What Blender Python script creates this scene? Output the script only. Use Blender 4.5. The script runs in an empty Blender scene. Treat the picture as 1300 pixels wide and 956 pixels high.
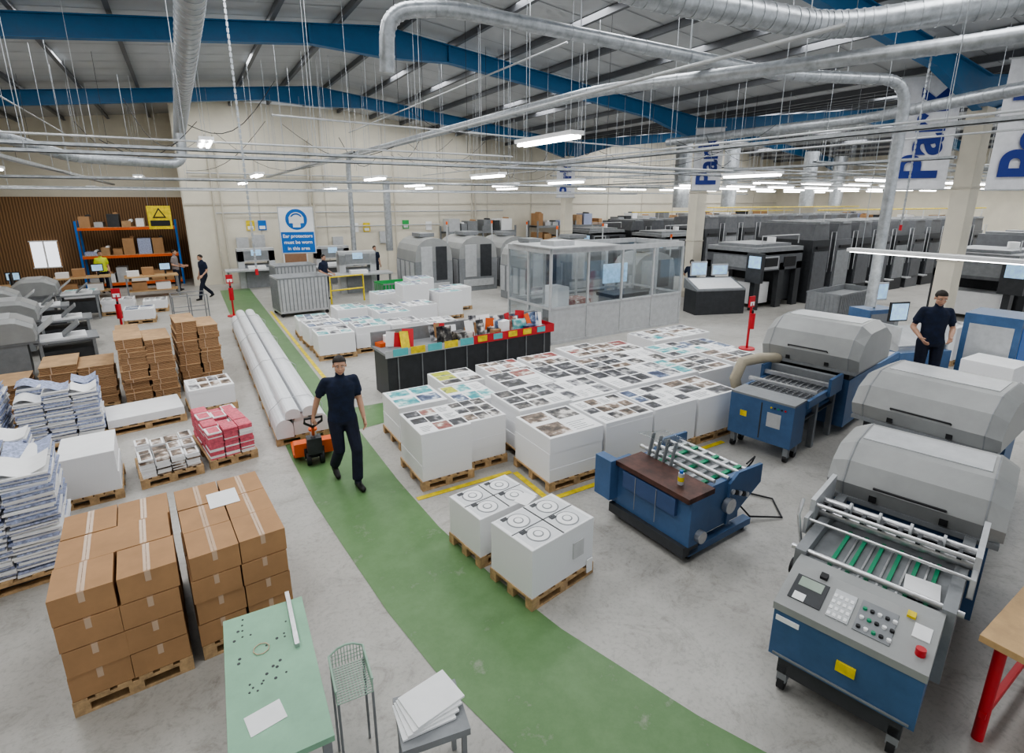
import bpy, math, random
from mathutils import Vector, Matrix, Euler
R=random.Random(7)
sc=bpy.context.scene
try: sc.view_settings.look='AgX - Medium High Contrast'
except Exception: pass
# ------------------------------------------------------------------ materials
MC={}
def mat(name,col,rough=.6,metal=0,var=.06,scale=6,bump=0,emit=0):
    if name in MC: return MC[name]
    m=bpy.data.materials.new(name); m.use_nodes=True
    nt=m.node_tree; b=nt.nodes['Principled BSDF']
    b.inputs['Roughness'].default_value=rough; b.inputs['Metallic'].default_value=metal
    c=(*col,1)
    b.inputs['Base Color'].default_value=c
    if var>0:
        tc=nt.nodes.new('ShaderNodeTexCoord'); n=nt.nodes.new('ShaderNodeTexNoise')
        n.inputs['Scale'].default_value=scale; n.inputs['Detail'].default_value=6; n.inputs['Roughness'].default_value=.65
        nt.links.new(tc.outputs['Object'],n.inputs['Vector'])
        r=nt.nodes.new('ShaderNodeValToRGB')
        r.color_ramp.elements[0].position=.3; r.color_ramp.elements[1].position=.7
        r.color_ramp.elements[0].color=(*[x*(1-var*1.8) for x in col],1)
        r.color_ramp.elements[1].color=(*[min(1,x*(1+var)) for x in col],1)
        nt.links.new(n.outputs['Fac'],r.inputs['Fac']); nt.links.new(r.outputs['Color'],b.inputs['Base Color'])
        mr=nt.nodes.new('ShaderNodeMapRange'); mr.inputs['To Min'].default_value=max(.05,rough-.08); mr.inputs['To Max'].default_value=min(1,rough+.12)
        nt.links.new(n.outputs['Fac'],mr.inputs['Value']); nt.links.new(mr.outputs[0],b.inputs['Roughness'])
        if bump>0:
            bp=nt.nodes.new('ShaderNodeBump'); bp.inputs['Strength'].default_value=bump
            nt.links.new(n.outputs['Fac'],bp.inputs['Height']); nt.links.new(bp.outputs['Normal'],b.inputs['Normal'])
    if emit>0:
        b.inputs['Emission Color'].default_value=c; b.inputs['Emission Strength'].default_value=emit
    MC[name]=m; return m
def layered(name,c1,c2,sc_=60,rough=.8,axis='Z',det=2,dist=1.5):
    if name in MC: return MC[name]
    m=bpy.data.materials.new(name); m.use_nodes=True; nt=m.node_tree; b=nt.nodes['Principled BSDF']
    b.inputs['Roughness'].default_value=rough
    tc=nt.nodes.new('ShaderNodeTexCoord'); w=nt.nodes.new('ShaderNodeTexWave')
    w.bands_direction=axis; w.inputs['Scale'].default_value=sc_; w.inputs['Distortion'].default_value=dist
    w.inputs['Detail'].default_value=det
    nt.links.new(tc.outputs['Object'],w.inputs['Vector'])
    r=nt.nodes.new('ShaderNodeValToRGB'); r.color_ramp.elements[0].color=(*c1,1); r.color_ramp.elements[1].color=(*c2,1)
    nt.links.new(w.outputs['Fac'],r.inputs['Fac']); nt.links.new(r.outputs['Color'],b.inputs['Base Color'])
    MC[name]=m; return m
def picture(name,cols,scale=7):
    if name in MC: return MC[name]
    m=bpy.data.materials.new(name); m.use_nodes=True; nt=m.node_tree; b=nt.nodes['Principled BSDF']
    b.inputs['Roughness'].default_value=.45
    tc=nt.nodes.new('ShaderNodeTexCoord'); n=nt.nodes.new('ShaderNodeTexNoise')
    n.inputs['Scale'].default_value=scale; n.inputs['Detail'].default_value=3
    nt.links.new(tc.outputs['Object'],n.inputs['Vector'])
    r=nt.nodes.new('ShaderNodeValToRGB'); r.color_ramp.elements[0].position=.38; r.color_ramp.elements[1].position=.64
    r.color_ramp.elements[0].color=(*cols[0],1); r.color_ramp.elements[1].color=(*cols[-1],1)
    if len(cols)>2:
        e=r.color_ramp.elements.new(.53); e.color=(*cols[1],1)
    nt.links.new(n.outputs['Fac'],r.inputs['Fac']); nt.links.new(r.outputs['Color'],b.inputs['Base Color'])
    MC[name]=m; return m
WHITE=mat('white_paper',(.86,.86,.86),.7,0,.03)
PSIDE=layered('paper_edges',(.74,.74,.76),(.90,.90,.90),30)
WOOD=mat('pallet_wood',(.52,.35,.19),.8,0,.25,12)
CARD=mat('carton_brown',(.43,.25,.125),.75,0,.08,3)
CARD2=layered('cardboard_edges',(.16,.085,.04),(.46,.28,.15),14,.8,'Z',4,6)
CARDT=mat('cardboard_top',(.48,.31,.17),.8,0,.15,5)
TAPE=mat('clear_tape',(.58,.42,.30),.22,0,.03)
BLUE=mat('machine_blue',(.065,.135,.27),.4,0,.12,3)
GREY=mat('hood_grey',(.33,.335,.33),.38,0,.07,2)
LGREY=mat('light_grey_metal',(.52,.53,.54),.4,.2,.08)
MGREY=mat('mid_grey',(.25,.26,.27),.5,.1,.1)
PGREY=mat('press_grey',(.13,.135,.145),.4,.1,.12)
DARK=mat('dark_grey',(.045,.048,.053),.45,0,.15)
BLACK=mat('black_rubber',(.015,.015,.017),.5,0,.1)
STEEL=mat('brushed_steel',(.62,.62,.63),.3,.85,.08,20)
GALV=mat('galvanised',(.46,.48,.50),.38,.6,.16,9)
RBLUE=mat('rafter_blue',(.012,.12,.27),.45,0,.06)
PURL=mat('purlin_grey',(.13,.135,.145),.5,.2,.06)
ROOF=mat('roof_liner',(.47,.48,.49),.7,0,.05,1)
CREAM=mat('cream_wall',(.70,.655,.55),.8,0,.06,.7)
CREAM2=mat('cream_trim',(.56,.52,.44),.7,0,.05)
BROWNW=layered('brown_cladding',(.12,.065,.03),(.33,.19,.09),3.2,.7,'X')
RED=mat('red_paint',(.55,.02,.03),.4)
ORANGE=mat('orange_paint',(.70,.12,.02),.45)
YEL=mat('yellow_paint',(.80,.62,.03),.5,0,.2,8)
GREENB=mat('belt_green',(.02,.28,.14),.5)
GTABLE=mat('mint_green_top',(.27,.48,.33),.5,0,.08,4)
SBLUE=mat('sign_blue',(.01,.15,.52),.4)
NAVY=mat('navy_print',(.015,.035,.24),.5)
BANNER=mat('banner_fabric',(.80,.80,.82),.8)
TEAL=mat('teal_print',(.12,.48,.50),.5)
TABLEW=mat('table_plywood',(.58,.38,.19),.5,0,.12,5)
GREENPL=mat('green_crate_plastic',(.03,.34,.08),.5)
SKIN=mat('skin',(.55,.32,.22),.5,0,.04,20)
HAIR=mat('hair_dark',(.02,.014,.01),.6,0,.2,60)
SHIRT=mat('shirt_navy',(.012,.02,.05),.85,0,.25,12,.3)
TROUS=mat('trousers_navy',(.014,.018,.038),.85,0,.25,10,.3)
SHOE=mat('shoe_black',(.01,.01,.01),.4)
HIVIS=mat('hivis_yellow',(.65,.75,.05),.6)
PINK=mat('pink_print',(.70,.15,.20),.6,0,.2,25)
PBLUE=mat('printed_blue_sheet',(.42,.47,.66),.7,0,.35,30)
LAMP=mat('lamp_tube',(1,1,.97),.5,0,0,emit=12)
LBODY=mat('lamp_body',(.85,.85,.85),.4)
LCD=mat('screen_glow',(.35,.55,.75),.3,0,.3,6,emit=.6)
EYEW=mat('eye_white',(.7,.7,.7),.3)
LIP=mat('lips',(.40,.18,.14),.5)
MESHG=mat('mesh_green',(.35,.5,.4),.5)
PICS=[picture('print_a',[(.01,.01,.015),(.13,.12,.11),(.66,.63,.6)]),picture('print_b',[(.02,.02,.02),(.06,.06,.07),(.4,.4,.4)]),
 picture('print_c',[(.02,.28,.32),(.2,.5,.5),(.7,.8,.78)]),picture('print_d',[(.25,.03,.03),(.32,.18,.14),(.75,.7,.64)]),
 picture('print_e',[(.03,.04,.09),(.12,.17,.28),(.62,.68,.74)]),picture('print_f',[(.05,.035,.025),(.25,.18,.13),(.75,.7,.66)]),
 picture('print_g',[(.04,.04,.05),(.4,.4,.41),(.8,.8,.8)]),picture('print_h',[(.05,.10,.05),(.22,.3,.12),(.7,.7,.55)])]
PYEL=picture('print_lime',[(.42,.46,.02),(.55,.57,.08),(.12,.17,.08)])
def glass():
    m=bpy.data.materials.new('cabin_glass'); m.use_nodes=True; nt=m.node_tree; nt.nodes.clear()
    o=nt.nodes.new('ShaderNodeOutputMaterial'); mx=nt.nodes.new('ShaderNodeMixShader')
    t=nt.nodes.new('ShaderNodeBsdfTransparent'); g=nt.nodes.new('ShaderNodeBsdfGlossy')
    t.inputs[0].default_value=(.93,.95,.96,1); g.inputs['Roughness'].default_value=.05; mx.inputs[0].default_value=.10
    nt.links.new(t.outputs[0],mx.inputs[1]); nt.links.new(g.outputs[0],mx.inputs[2]); nt.links.new(mx.outputs[0],o.inputs[0]); return m
GLASS=glass()
def floor_mat():
    m=bpy.data.materials.new('concrete_floor'); m.use_nodes=True; nt=m.node_tree; b=nt.nodes['Principled BSDF']
    tc=nt.nodes.new('ShaderNodeTexCoord')
    n1=nt.nodes.new('ShaderNodeTexNoise'); n1.inputs['Scale'].default_value=.7; n1.inputs['Detail'].default_value=9; n1.inputs['Roughness'].default_value=.7
    n2=nt.nodes.new('ShaderNodeTexNoise'); n2.inputs['Scale'].default_value=22; n2.inputs['Detail'].default_value=8; n2.inputs['Roughness'].default_value=.7
    n3=nt.nodes.new('ShaderNodeTexNoise'); n3.inputs['Scale'].default_value=2.2; n3.inputs['Detail'].default_value=12; n3.inputs['Roughness'].default_value=.8; n3.inputs['Distortion'].default_value=1.5
    for n in (n1,n2,n3): nt.links.new(tc.outputs['Object'],n.inputs['Vector'])
    def ramp(src,p0,p1,c0,c1):
        r=nt.nodes.new('ShaderNodeValToRGB'); e=r.color_ramp.elements; e[0].position=p0;e[1].position=p1; e[0].color=(*c0,1); e[1].color=(*c1,1)
        nt.links.new(src.outputs['Fac'],r.inputs[0]); return r
    r1=ramp(n1,.3,.7,(.35,.335,.305),(.50,.485,.455)); r2=ramp(n2,.25,.5,(.66,.66,.66),(1,1,1)); r3=ramp(n3,.28,.48,(.55,.53,.50),(1,1,1))
    prev=r1
    for r,f in ((r2,.85),(r3,.85)):
        mx=nt.nodes.new('ShaderNodeMixRGB'); mx.blend_type='MULTIPLY'; mx.inputs[0].default_value=f
        nt.links.new(prev.outputs[0],mx.inputs[1]); nt.links.new(r.outputs[0],mx.inputs[2]); prev=mx
    nt.links.new(prev.outputs[0],b.inputs['Base Color'])
    b.inputs['Roughness'].default_value=.40
    return m
FLOOR=floor_mat()
def green_mat():
    m=bpy.data.materials.new('worn_green_paint'); m.use_nodes=True; nt=m.node_tree; b=nt.nodes['Principled BSDF']
    tc=nt.nodes.new('ShaderNodeTexCoord')
    n1=nt.nodes.new('ShaderNodeTexNoise'); n1.inputs['Scale'].default_value=2.6; n1.inputs['Detail'].default_value=12; n1.inputs['Roughness'].default_value=.75
    nt.links.new(tc.outputs['Object'],n1.inputs['Vector'])
    r1=nt.nodes.new('ShaderNodeValToRGB'); e=r1.color_ramp.elements; e[0].position=.30;e[1].position=.42
    e[0].color=(.26,.29,.22,1); e[1].color=(.115,.215,.085,1)
    k=e.new(.7); k.color=(.155,.265,.12,1)
    nt.links.new(n1.outputs['Fac'],r1.inputs[0]); nt.links.new(r1.outputs[0],b.inputs['Base Color'])
    b.inputs['Roughness'].default_value=.4
    return m
GPAINT=green_mat()
# ------------------------------------------------------------------ mesh builder
class MB:
    def __init__(s): s.v=[];s.f=[];s.m=[];s.mats=[];s.s=[];s.M=Matrix()
    def mi(s,m):
        if m not in s.mats: s.mats.append(m)
        return s.mats.index(m)
    def add(s,vs,fs,m,smooth=False):
        o=len(s.v); i=s.mi(m)
        s.v+=[tuple(s.M@Vector(v)) for v in vs]
        for f in fs: s.f.append([a+o for a in f]); s.m.append(i); s.s.append(smooth)
    def box(s,x0,x1,y0,y1,z0,z1,m):
        s.add([(x0,y0,z0),(x1,y0,z0),(x1,y1,z0),(x0,y1,z0),(x0,y0,z1),(x1,y0,z1),(x1,y1,z1),(x0,y1,z1)],
          [(0,3,2,1),(4,5,6,7),(0,1,5,4),(1,2,6,5),(2,3,7,6),(3,0,4,7)],m)
    def cbox(s,c,d,m,rot=(0,0,0)):
        old=s.M; s.M=old@Matrix.Translation(c)@Euler(rot).to_matrix().to_4x4()
        s.box(-d[0]/2,d[0]/2,-d[1]/2,d[1]/2,-d[2]/2,d[2]/2,m); s.M=old
    def tube(s,pts,r,m,n=8,smooth=True,caps=True):
        pts=[Vector(p) for p in pts]; rs=r if isinstance(r,(list,tuple)) else [r]*len(pts)
        vs=[];fs=[]; up=None
        for i,p in enumerate(pts):
            t=(pts[min(i+1,len(pts)-1)]-pts[max(i-1,0)]).normalized()
            if up is None: up=t.orthogonal().normalized()
            else:
                up=(up-t*up.dot(t)); up=up.normalized() if up.length>1e-6 else t.orthogonal().normalized()
            q=t.cross(up)
            for k in range(n):
                a=2*math.pi*k/n; vs.append(tuple(p+(up*math.cos(a)+q*math.sin(a))*rs[i]))
        for i in range(len(pts)-1):
            for k in range(n): fs.append((i*n+k,i*n+(k+1)%n,(i+1)*n+(k+1)%n,(i+1)*n+k))
        s.add(vs,fs,m,smooth)
        if caps:
            s.add(vs[:n],[tuple(range(n))[::-1]],m); s.add(vs[-n:],[tuple(range(n))],m)
    def cyl(s,p0,p1,r,m,r1=None,n=12): s.tube([p0,p1],[r,r if r1 is None else r1],m,n)
    def prism(s,pr,a,b,m,axis='y'):
        n=len(pr)
        def P(u,w,t): return {'y':(u,t,w),'x':(t,u,w),'z':(u,w,t)}[axis]
        vs=[P(u,w,a) for u,w in pr]+[P(u,w,b) for u,w in pr]
        s.add(vs,[tuple(range(n)),tuple(range(n,2*n))[::-1]]+[(i,(i+1)%n,(i+1)%n+n,i+n) for i in range(n)],m)
    def sph(s,c,r,m,a=12,b=8):
        vs=[];fs=[]
        for i in range(b+1):
            th=math.pi*i/b
            for k in range(a):
                ph=2*math.pi*k/a; vs.append((c[0]+r[0]*math.sin(th)*math.cos(ph),c[1]+r[1]*math.sin(th)*math.sin(ph),c[2]+r[2]*math.cos(th)))
        for i in range(b):
            for k in range(a): fs.append((i*a+k,i*a+(k+1)%a,(i+1)*a+(k+1)%a,(i+1)*a+k))
        s.add(vs,fs,m,True)
    def obj(s,name,loc=(0,0,0),rz=0,bevel=0,parent=None):
        import bmesh
        me=bpy.data.meshes.new(name); me.from_pydata(s.v,[],s.f)
        for m in s.mats: me.materials.append(m)
        me.polygons.foreach_set('material_index',s.m); me.polygons.foreach_set('use_smooth',s.s)
        bm=bmesh.new(); bm.from_mesh(me); bmesh.ops.recalc_face_normals(bm,faces=bm.faces); bm.to_mesh(me); bm.free()
        o=bpy.data.objects.new(name,me); sc.collection.objects.link(o)
        o.location=loc; o.rotation_euler=(0,0,math.radians(rz))
        if parent: o.parent=parent
        if bevel:
            md=o.modifiers.new('bevel','BEVEL'); md.width=bevel; md.segments=2; md.limit_method='ANGLE'; md.angle_limit=math.radians(40)
        return o
def empty(name,loc=(0,0,0),rz=0):
    e=bpy.data.objects.new(name,None); sc.collection.objects.link(e); e.location=loc; e.rotation_euler=(0,0,math.radians(rz)); e.empty_display_size=.1; return e
def text(body,size,mt,loc,rot,parent=None,name='lettering',ext=.004,align='CENTER',bold=0):
    c=bpy.data.curves.new(name,'FONT'); c.body=body; c.size=size; c.extrude=ext; c.align_x=align; c.align_y='CENTER'; c.offset=bold
    o=bpy.data.objects.new(name,c); sc.collection.objects.link(o); c.materials.append(mt)
    o.location=loc; o.rotation_euler=rot
    if parent: o.parent=parent
    return o
# ------------------------------------------------------------------ camera
cam=bpy.data.cameras.new('camera'); co=bpy.data.objects.new('camera',cam); sc.collection.objects.link(co); sc.camera=co
cam.sensor_width=36; cam.lens=680/1300*36; cam.shift_y=-45/1300; cam.clip_end=200
co.location=(0,0,3.7); co.rotation_euler=(math.radians(90-14.6),0,math.radians(-30.8))
# ------------------------------------------------------------------ shell
YB=28.0
def rz_(x):
    if x<17: return 7.95-.11*abs(x-4.9)
    return 7.95-.11*abs(x-29.1)
b=MB(); b.box(-7.4,42,-6,31.2,-.2,0,FLOOR); b.obj('floor')
b=MB()
Lp=[(.9,26),(.9,12),(.9,8),(.95,6.5),(1.05,5.3),(1.15,4.2),(1.3,3.2),(1.6,2.0),(2.1,.6),(2.9,-1)]
Rp=[(2.05,26),(2.05,12),(2.05,8),(2.05,6.5),(2.1,5.2),(2.22,4.2),(2.42,3.2),(2.8,2.0),(3.4,.6),(4.2,-1)]
b.add([(x,y,.004) for x,y in Lp]+[(x,y,.004) for x,y in Rp],[(i,i+1,i+11,i+10) for i in range(9)],GPAINT)
b.add([(2.05,8.45,.004),(3.0,8.6,.004),(3.0,9.45,.004),(2.05,9.5,.004)],[(0,1,2,3)],GPAINT)
b.obj('floor_walkway_paint')
b=MB()
for x0,x1,y0,y1 in [(2.1,3.5,5.86,5.94),(3.5,3.58,5.0,5.86),(3.5,6.9,4.98,5.06),(4.3,4.38,3.9,5.0),(10.9,10.98,5.9,9.4),(2.12,2.2,9.6,20)]:
    b.box(x0,x1,y0,y1,.003,.007,YEL)
b.obj('floor_marking_lines')
b=MB(); b.box(0,42,YB,YB+.2,0,7.95,CREAM)
x=.0
while x<42: b.box(x,x+.05,YB-.03,YB,0,7.6,CREAM2); x+=3
b.box(0,42,YB-.04,YB,3.55,3.63,CREAM2); b.obj('wall_back')
b=MB(); b.box(0,.2,YB+.2,31,0,8,CREAM); b.obj('wall_return')
b=MB(); b.box(-7.4,.2,31,31.2,3.9,8,CREAM); b.box(-7.4,.2,30.95,31.2,0,3.9,BROWNW); b.obj('wall_recess')
b=MB(); b.box(-7.6,-7.4,-6,31.2,0,7,CREAM); b.obj('wall_left')
b=MB(); b.box(42,42.2,-6,YB+.2,0,7.5,CREAM); b.obj('wall_right')
b=MB()
ZV=7.95-.11*12.1
for x0,x1,a,c in [(-7.6,4.9,rz_(-7.6),7.95),(4.9,17,7.95,ZV),(17,29.1,ZV,7.95),(29.1,42.2,7.95,rz_(42.2))]:
    b.add([(x0,-6,a+.25),(x1,-6,c+.25),(x1,31.2,c+.25),(x0,31.2,a+.25)],[(0,1,2,3)],ROOF)
b.obj('ceiling')
b=MB()
x=-7
while x<42:
    z=rz_(x); b.box(x-.025,x+.025,-5,YB if x>0 else 31,z+.09,z+.235,PURL); b.box(x-.03,x+.07,-5,YB if x>0 else 31,z+.08,z+.095,PURL)
    x+=1.55
b.obj('ceiling_purlins')
b=MB()
y=-5
while y<31:
    for x0,x1,a,c in [(-7.4,4.9,rz_(-7.4),7.95),(4.9,17,7.95,ZV),(17,29.1,ZV,7.95),(29.1,42,7.95,rz_(42))]:
        if not(y>YB-.2 and x0>0): b.add([(x0,y,a+.24),(x1,y,c+.24),(x1,y+.025,c+.24),(x0,y+.025,a+.24)],[(0,1,2,3)],MGREY)
    y+=1.0
b.obj('ceiling_panel_joints')
FY=[-2.2,6.2,14.6,23.0]
for fy in FY:
    b=MB()
    for ax in (4.9,29.1):
        for sgn in (-1,1):
            pts=[(ax+sgn*d,7.95-.11*d,dep) for d,dep in [(0,.70),(1.8,.42),(9.3,.42),(12.1,.85)]]
            for (xa,za,da),(xb,zb,db) in zip(pts,pts[1:]):
                b.add([(xa,fy-.012,za-da),(xb,fy-.012,zb-db),(xb,fy-.012,zb),(xa,fy-.012,za),(xa,fy+.012,za-da),(xb,fy+.012,zb-db),(xb,fy+.012,zb),(xa,fy+.012,za)],
                   [(0,1,2,3),(4,5,6,7)],RBLUE)
                for (z1,z2) in ((za-da,zb-db),(za,zb)):
                    b.add([(xa,fy-.1,z1-.01),(xb,fy-.1,z2-.01),(xb,fy+.1,z2-.01),(xa,fy+.1,z1-.01),(xa,fy-.1,z1+.015),(xb,fy-.1,z2+.015),(xb,fy+.1,z2+.015),(xa,fy+.1,z1+.015)],
                      [(0,1,2,3),(4,5,6,7),(0,1,5,4),(3,2,6,7)],RBLUE)
            b.box(ax+sgn*1.8-.03,ax+sgn*1.8+.03,fy-.1,fy+.1,7.95-.2-.42,7.95-.2,RBLUE)
    b.obj('roof_rafter')
for fy in FY[1:]:
    b=MB(); b.box(16.75,17.25,fy-.2,fy+.2,0,5.9,CREAM); b.box(16.72,17.28,fy-.23,fy+.23,0,.25,CREAM2)
    for z in (2.2,4.0): b.box(16.73,17.27,fy-.22,fy+.22,z,z+.05,CREAM2)
    b.obj('steel_column',bevel=.01)
def arealight(x,y,z,sx,sy,pw,ry=0,name='rooflight'):
    l=bpy.data.lights.new(name,'AREA'); l.shape='RECTANGLE'; l.size=sx; l.size_y=sy; l.energy=pw; l.color=(.97,.985,1)
    o=bpy.data.objects.new(name,l); sc.collection.objects.link(o); o.location=(x,y,z); o.rotation_euler=(0,ry,0)
sl=math.atan(.11)
for y in (3,7.9,10.8,16,19.4,25.5):
    for ax in (4.9,29.1):
        for sgn in (-1,1):
            for c in ((3.0,7.6) if ax<10 else (4.6,)):  # second-bay area lights are added to brighten its dark ceiling
                x=ax+sgn*c
                arealight(x,y,7.95-.11*c+.225,2.9 if ax<10 else 5.5,1.3,125 if ax<10 else 270,sgn*sl)
w=bpy.data.worlds.new('world'); sc.world=w; w.use_nodes=True; w.node_tree.nodes['Background'].inputs[0].default_value=(.92,.96,1,1); w.node_tree.nodes['Background'].inputs[1].default_value=.95
# ------------------------------------------------------------------ services
def duct(name,pts,r,m=GALV,n=14,ring=.45):
    b=MB(); P=[Vector(p) for p in pts]
    Q=[P[0]]
    for i in range(1,len(P)-1):
        a,c,d=P[i-1],P[i],P[i+1]; l=min(.55,(a-c).length*.45,(d-c).length*.45)
        s0=c+(a-c).normalized()*l; s1=c+(d-c).normalized()*l
        for k in range(6):
            t=k/5; Q.append(s0*(1-t)**2+c*2*t*(1-t)+s1*t*t)
    Q.append(P[-1]); b.tube(Q,r,m,n)
    for p,q in zip(Q,Q[1:]):
        L=(q-p).length; k=int(L/ring)
        for j in range(k+1):
            c=p+(q-p)*((j+.5)/(k+1)); t=(q-p).normalized(); b.tube([c-t*.012,c+t*.012],r*1.05,m,n)
    for p,q in zip(P,P[1:]):
        d=q-p
        if d.length>2 and abs(d.z)<d.length*.6:
            for j in range(1,int(d.length/2.5)+1):
                c=p+d*(j/(int(d.length/2.5)+1)); b.cyl(c,(c.x,c.y,rz_(c.x)),.008,GALV,n=4)
    b.obj(name)
duct('spiral_duct',[(.45,2,6.3),(.42,9,6.2),(.2,26,6.0)],.18,ring=.3)
duct('spiral_duct',[(-6,14,5.9),(-4.2,16,5.4),(-2.5,20,4.9),(.2,21,4.85),(.2,21,5.8)],.14)
duct('extraction_duct',[(2.55,7.5,5.35),(2.55,7.4,6.05),(3.3,7.2,6.15),(9.3,6.4,5.85),(12,5.6,5.9),(12,5.6,1.6)],.10)
duct('extraction_duct',[(6.1,23.5,1.0),(6.1,23.5,5.5),(6.9,8.5,5.7),(8.6,3.5,5.6),(9.2,1,5.6)],.10)
duct('extraction_duct',[(8.0,24.5,1.5),(8.0,24.5,4.6)],.16)
duct('spiral_duct',[(4.4,5.7,6.3),(5.1,5.4,6.1),(7.9,4.8,6.0),(9.3,3.0,6.1),(11,1.2,6.1)],.17,ring=.2)
duct('extraction_duct',[(15.6,15,5.8),(15.6,8,5.8),(13,3.3,5.7)],.13)
for (x,y) in ((22,20),(27,21),(33,20),(38,21)):
    duct('ventilation_stack',[(x,y,3.4),(x,y,6.6)],.4,ring=.5)
def tray(p,q,w=.12,h=.06,m=GALV):
    b=MB(); p=Vector(p);q=Vector(q); d=q-p; ang=math.atan2(d.y,d.x); L=d.length
    b.box(0,L,-w/2,w/2,0,.012,m); b.box(0,L,-w/2,-w/2+.01,0,h,m); b.box(0,L,w/2-.01,w/2,0,h,m)
    b.tube([(0,.02,.03),(L,.02,.03)],.018,BLACK,5)
    k=.3
    while k<L:
        zc=rz_(p.x+math.cos(ang)*k)-p.z; b.cyl((k,0,0),(k,0,zc),.006,m,n=4); k+=2.3
    b.obj('cable_tray',p,math.degrees(ang))
for y,z,x0,x1 in ((12,4.48,-7,16.6),(12.3,4.62,-7,16.6),(16,4.2,-7,16.6),(18.5,4.9,-7,40),(22,4.1,-7,30),(24.5,5.0,17,41),(10.5,4.9,17.5,41),(14,4.9,17.5,41),(7.5,4.7,17.5,41)):
    tray((x0,y,z),(x1,y,z),.14)
for x,z,y0,y1 in ((8.4,4.6,.8,12),(3.4,4.72,12.4,27),(-2.5,4.4,12,30),(13,4.5,5,27),(21,4.6,2,27),(26,4.6,2,27),(31,4.6,6,27)):
    tray((x,y0,z),(x,y1,z),.12)
b=MB()
for p,q in (((-7,17.4,4.0),(16.5,17.4,4.0)),((-7,20.5,4.35),(16,20.5,4.35)),((-7,13.4,4.9),(8,13.4,4.9)),((5.2,3,5.2),(5.2,27,5.2)),((10.8,2,5.0),(10.8,27,5.0)),((14.6,4,5.1),(14.6,27,5.1)),((17.6,12.4,4.3),(41,12.4,4.3)),((17.6,18,4.4),(41,18,4.4)),((23.5,3,4.9),(23.5,27,4.9)),((7.3,10,6.9),(7.3,27.5,6.9)),((-3.5,8,6.2),(-3.5,29,6.2)),((8.1,10,4.5),(16.6,10,4.5)),((2,14,5.6),(16.5,14.2,5.4))):
    b.tube([p,q],.022,LGREY,6)
b.obj('compressed_air_pipes')
b=MB(); RW=random.Random(3)
for k in range(90):
    x=RW.uniform(-6,36); y=RW.uniform(7.5,27); zt=rz_(x)+.05; zb=RW.uniform(4.1,5.2)
    if x<3 and y<12: continue
    b.cyl((x,y,zb),(x,y,zt),.005,RW.choice([GALV,BLACK,LGREY]),n=4)
for k in range(26):
    x=RW.uniform(-4,20); y=RW.uniform(9,25); dx=RW.uniform(-3,3); dy=RW.uniform(-2,4); z0=RW.uniform(4.8,6.3); z1=RW.uniform(4.6,6.2)
    b.tube([(x+dx*t/8,y+dy*t/8,z0+(z1-z0)*t/8-.5*math.sin(math.pi*t/8)) for t in range(9)],.008,BLACK,4)
b.obj('hanging_cables')
def fitting(x,y,z,L=1.5,rz=0):
    b=MB(); b.box(-.14,.14,-L/2,L/2,.03,.1,LBODY)
    for sx in (-.07,.07): b.cyl((sx,-L/2+.03,.0),(sx,L/2-.03,.0),.03,LAMP,n=8)
    zc=rz_(x)-z
    for yy in (-L/2+.2,L/2-.2): b.cyl((0,yy,.1),(0,yy,zc),.005,GALV,n=4)
    b.obj('fluorescent_light',(x,y,z),rz)
for x,y,z in ((.6,14.2,4.9),(5.8,8.5,4.75),(-4.5,21,4.6),(-1.2,24,4.5),(-3,28,4.2),(2.2,20,4.5),(5.5,18,4.4),(8,21,4.3),(11,19,4.3),(11,15,4.3),(5.5,24.5,4.2),(10,25,4.3),(14,24,4.3),(14,10.2,4.4),(2.2,25,4.4),(7.8,14.5,4.4)):
    fitting(x,y,z,1.8)
for x in (19,22,25,28,31,34,37,40):
    for y in (6,9.4,13,16.5,19.6,23.5): fitting(x,y,4.35,1.8,90)
b=MB(); b.box(-.15,.15,-1.6,1.6,0,.06,LBODY); b.box(-.12,.12,-1.55,1.55,-.015,0,LAMP)
for yy in (-1.4,1.4): b.cyl((0,yy,.05),(0,yy,4.2),.006,GALV,n=4)
b.obj('inspection_light',(11.3,4.2,2.75),0)
def chain(x,y,z0,z1):
    b=MB(); z=z0; k=0
    while z<z1:
        if k%2: b.box(-.02,.02,-.005,.005,z-.012,z+.062,GALV)
        else: b.box(-.005,.005,-.02,.02,z-.012,z+.062,GALV)
        z+=.05; k+=1
    b.cyl((0,0,z0-.12),(0,0,z0),.03,RED,n=8)
    b.obj('hanging_chain',(x,y,0))
chain(1.1,11.8,2.4,7.5); chain(13.6,6,3.2,6.9)
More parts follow.
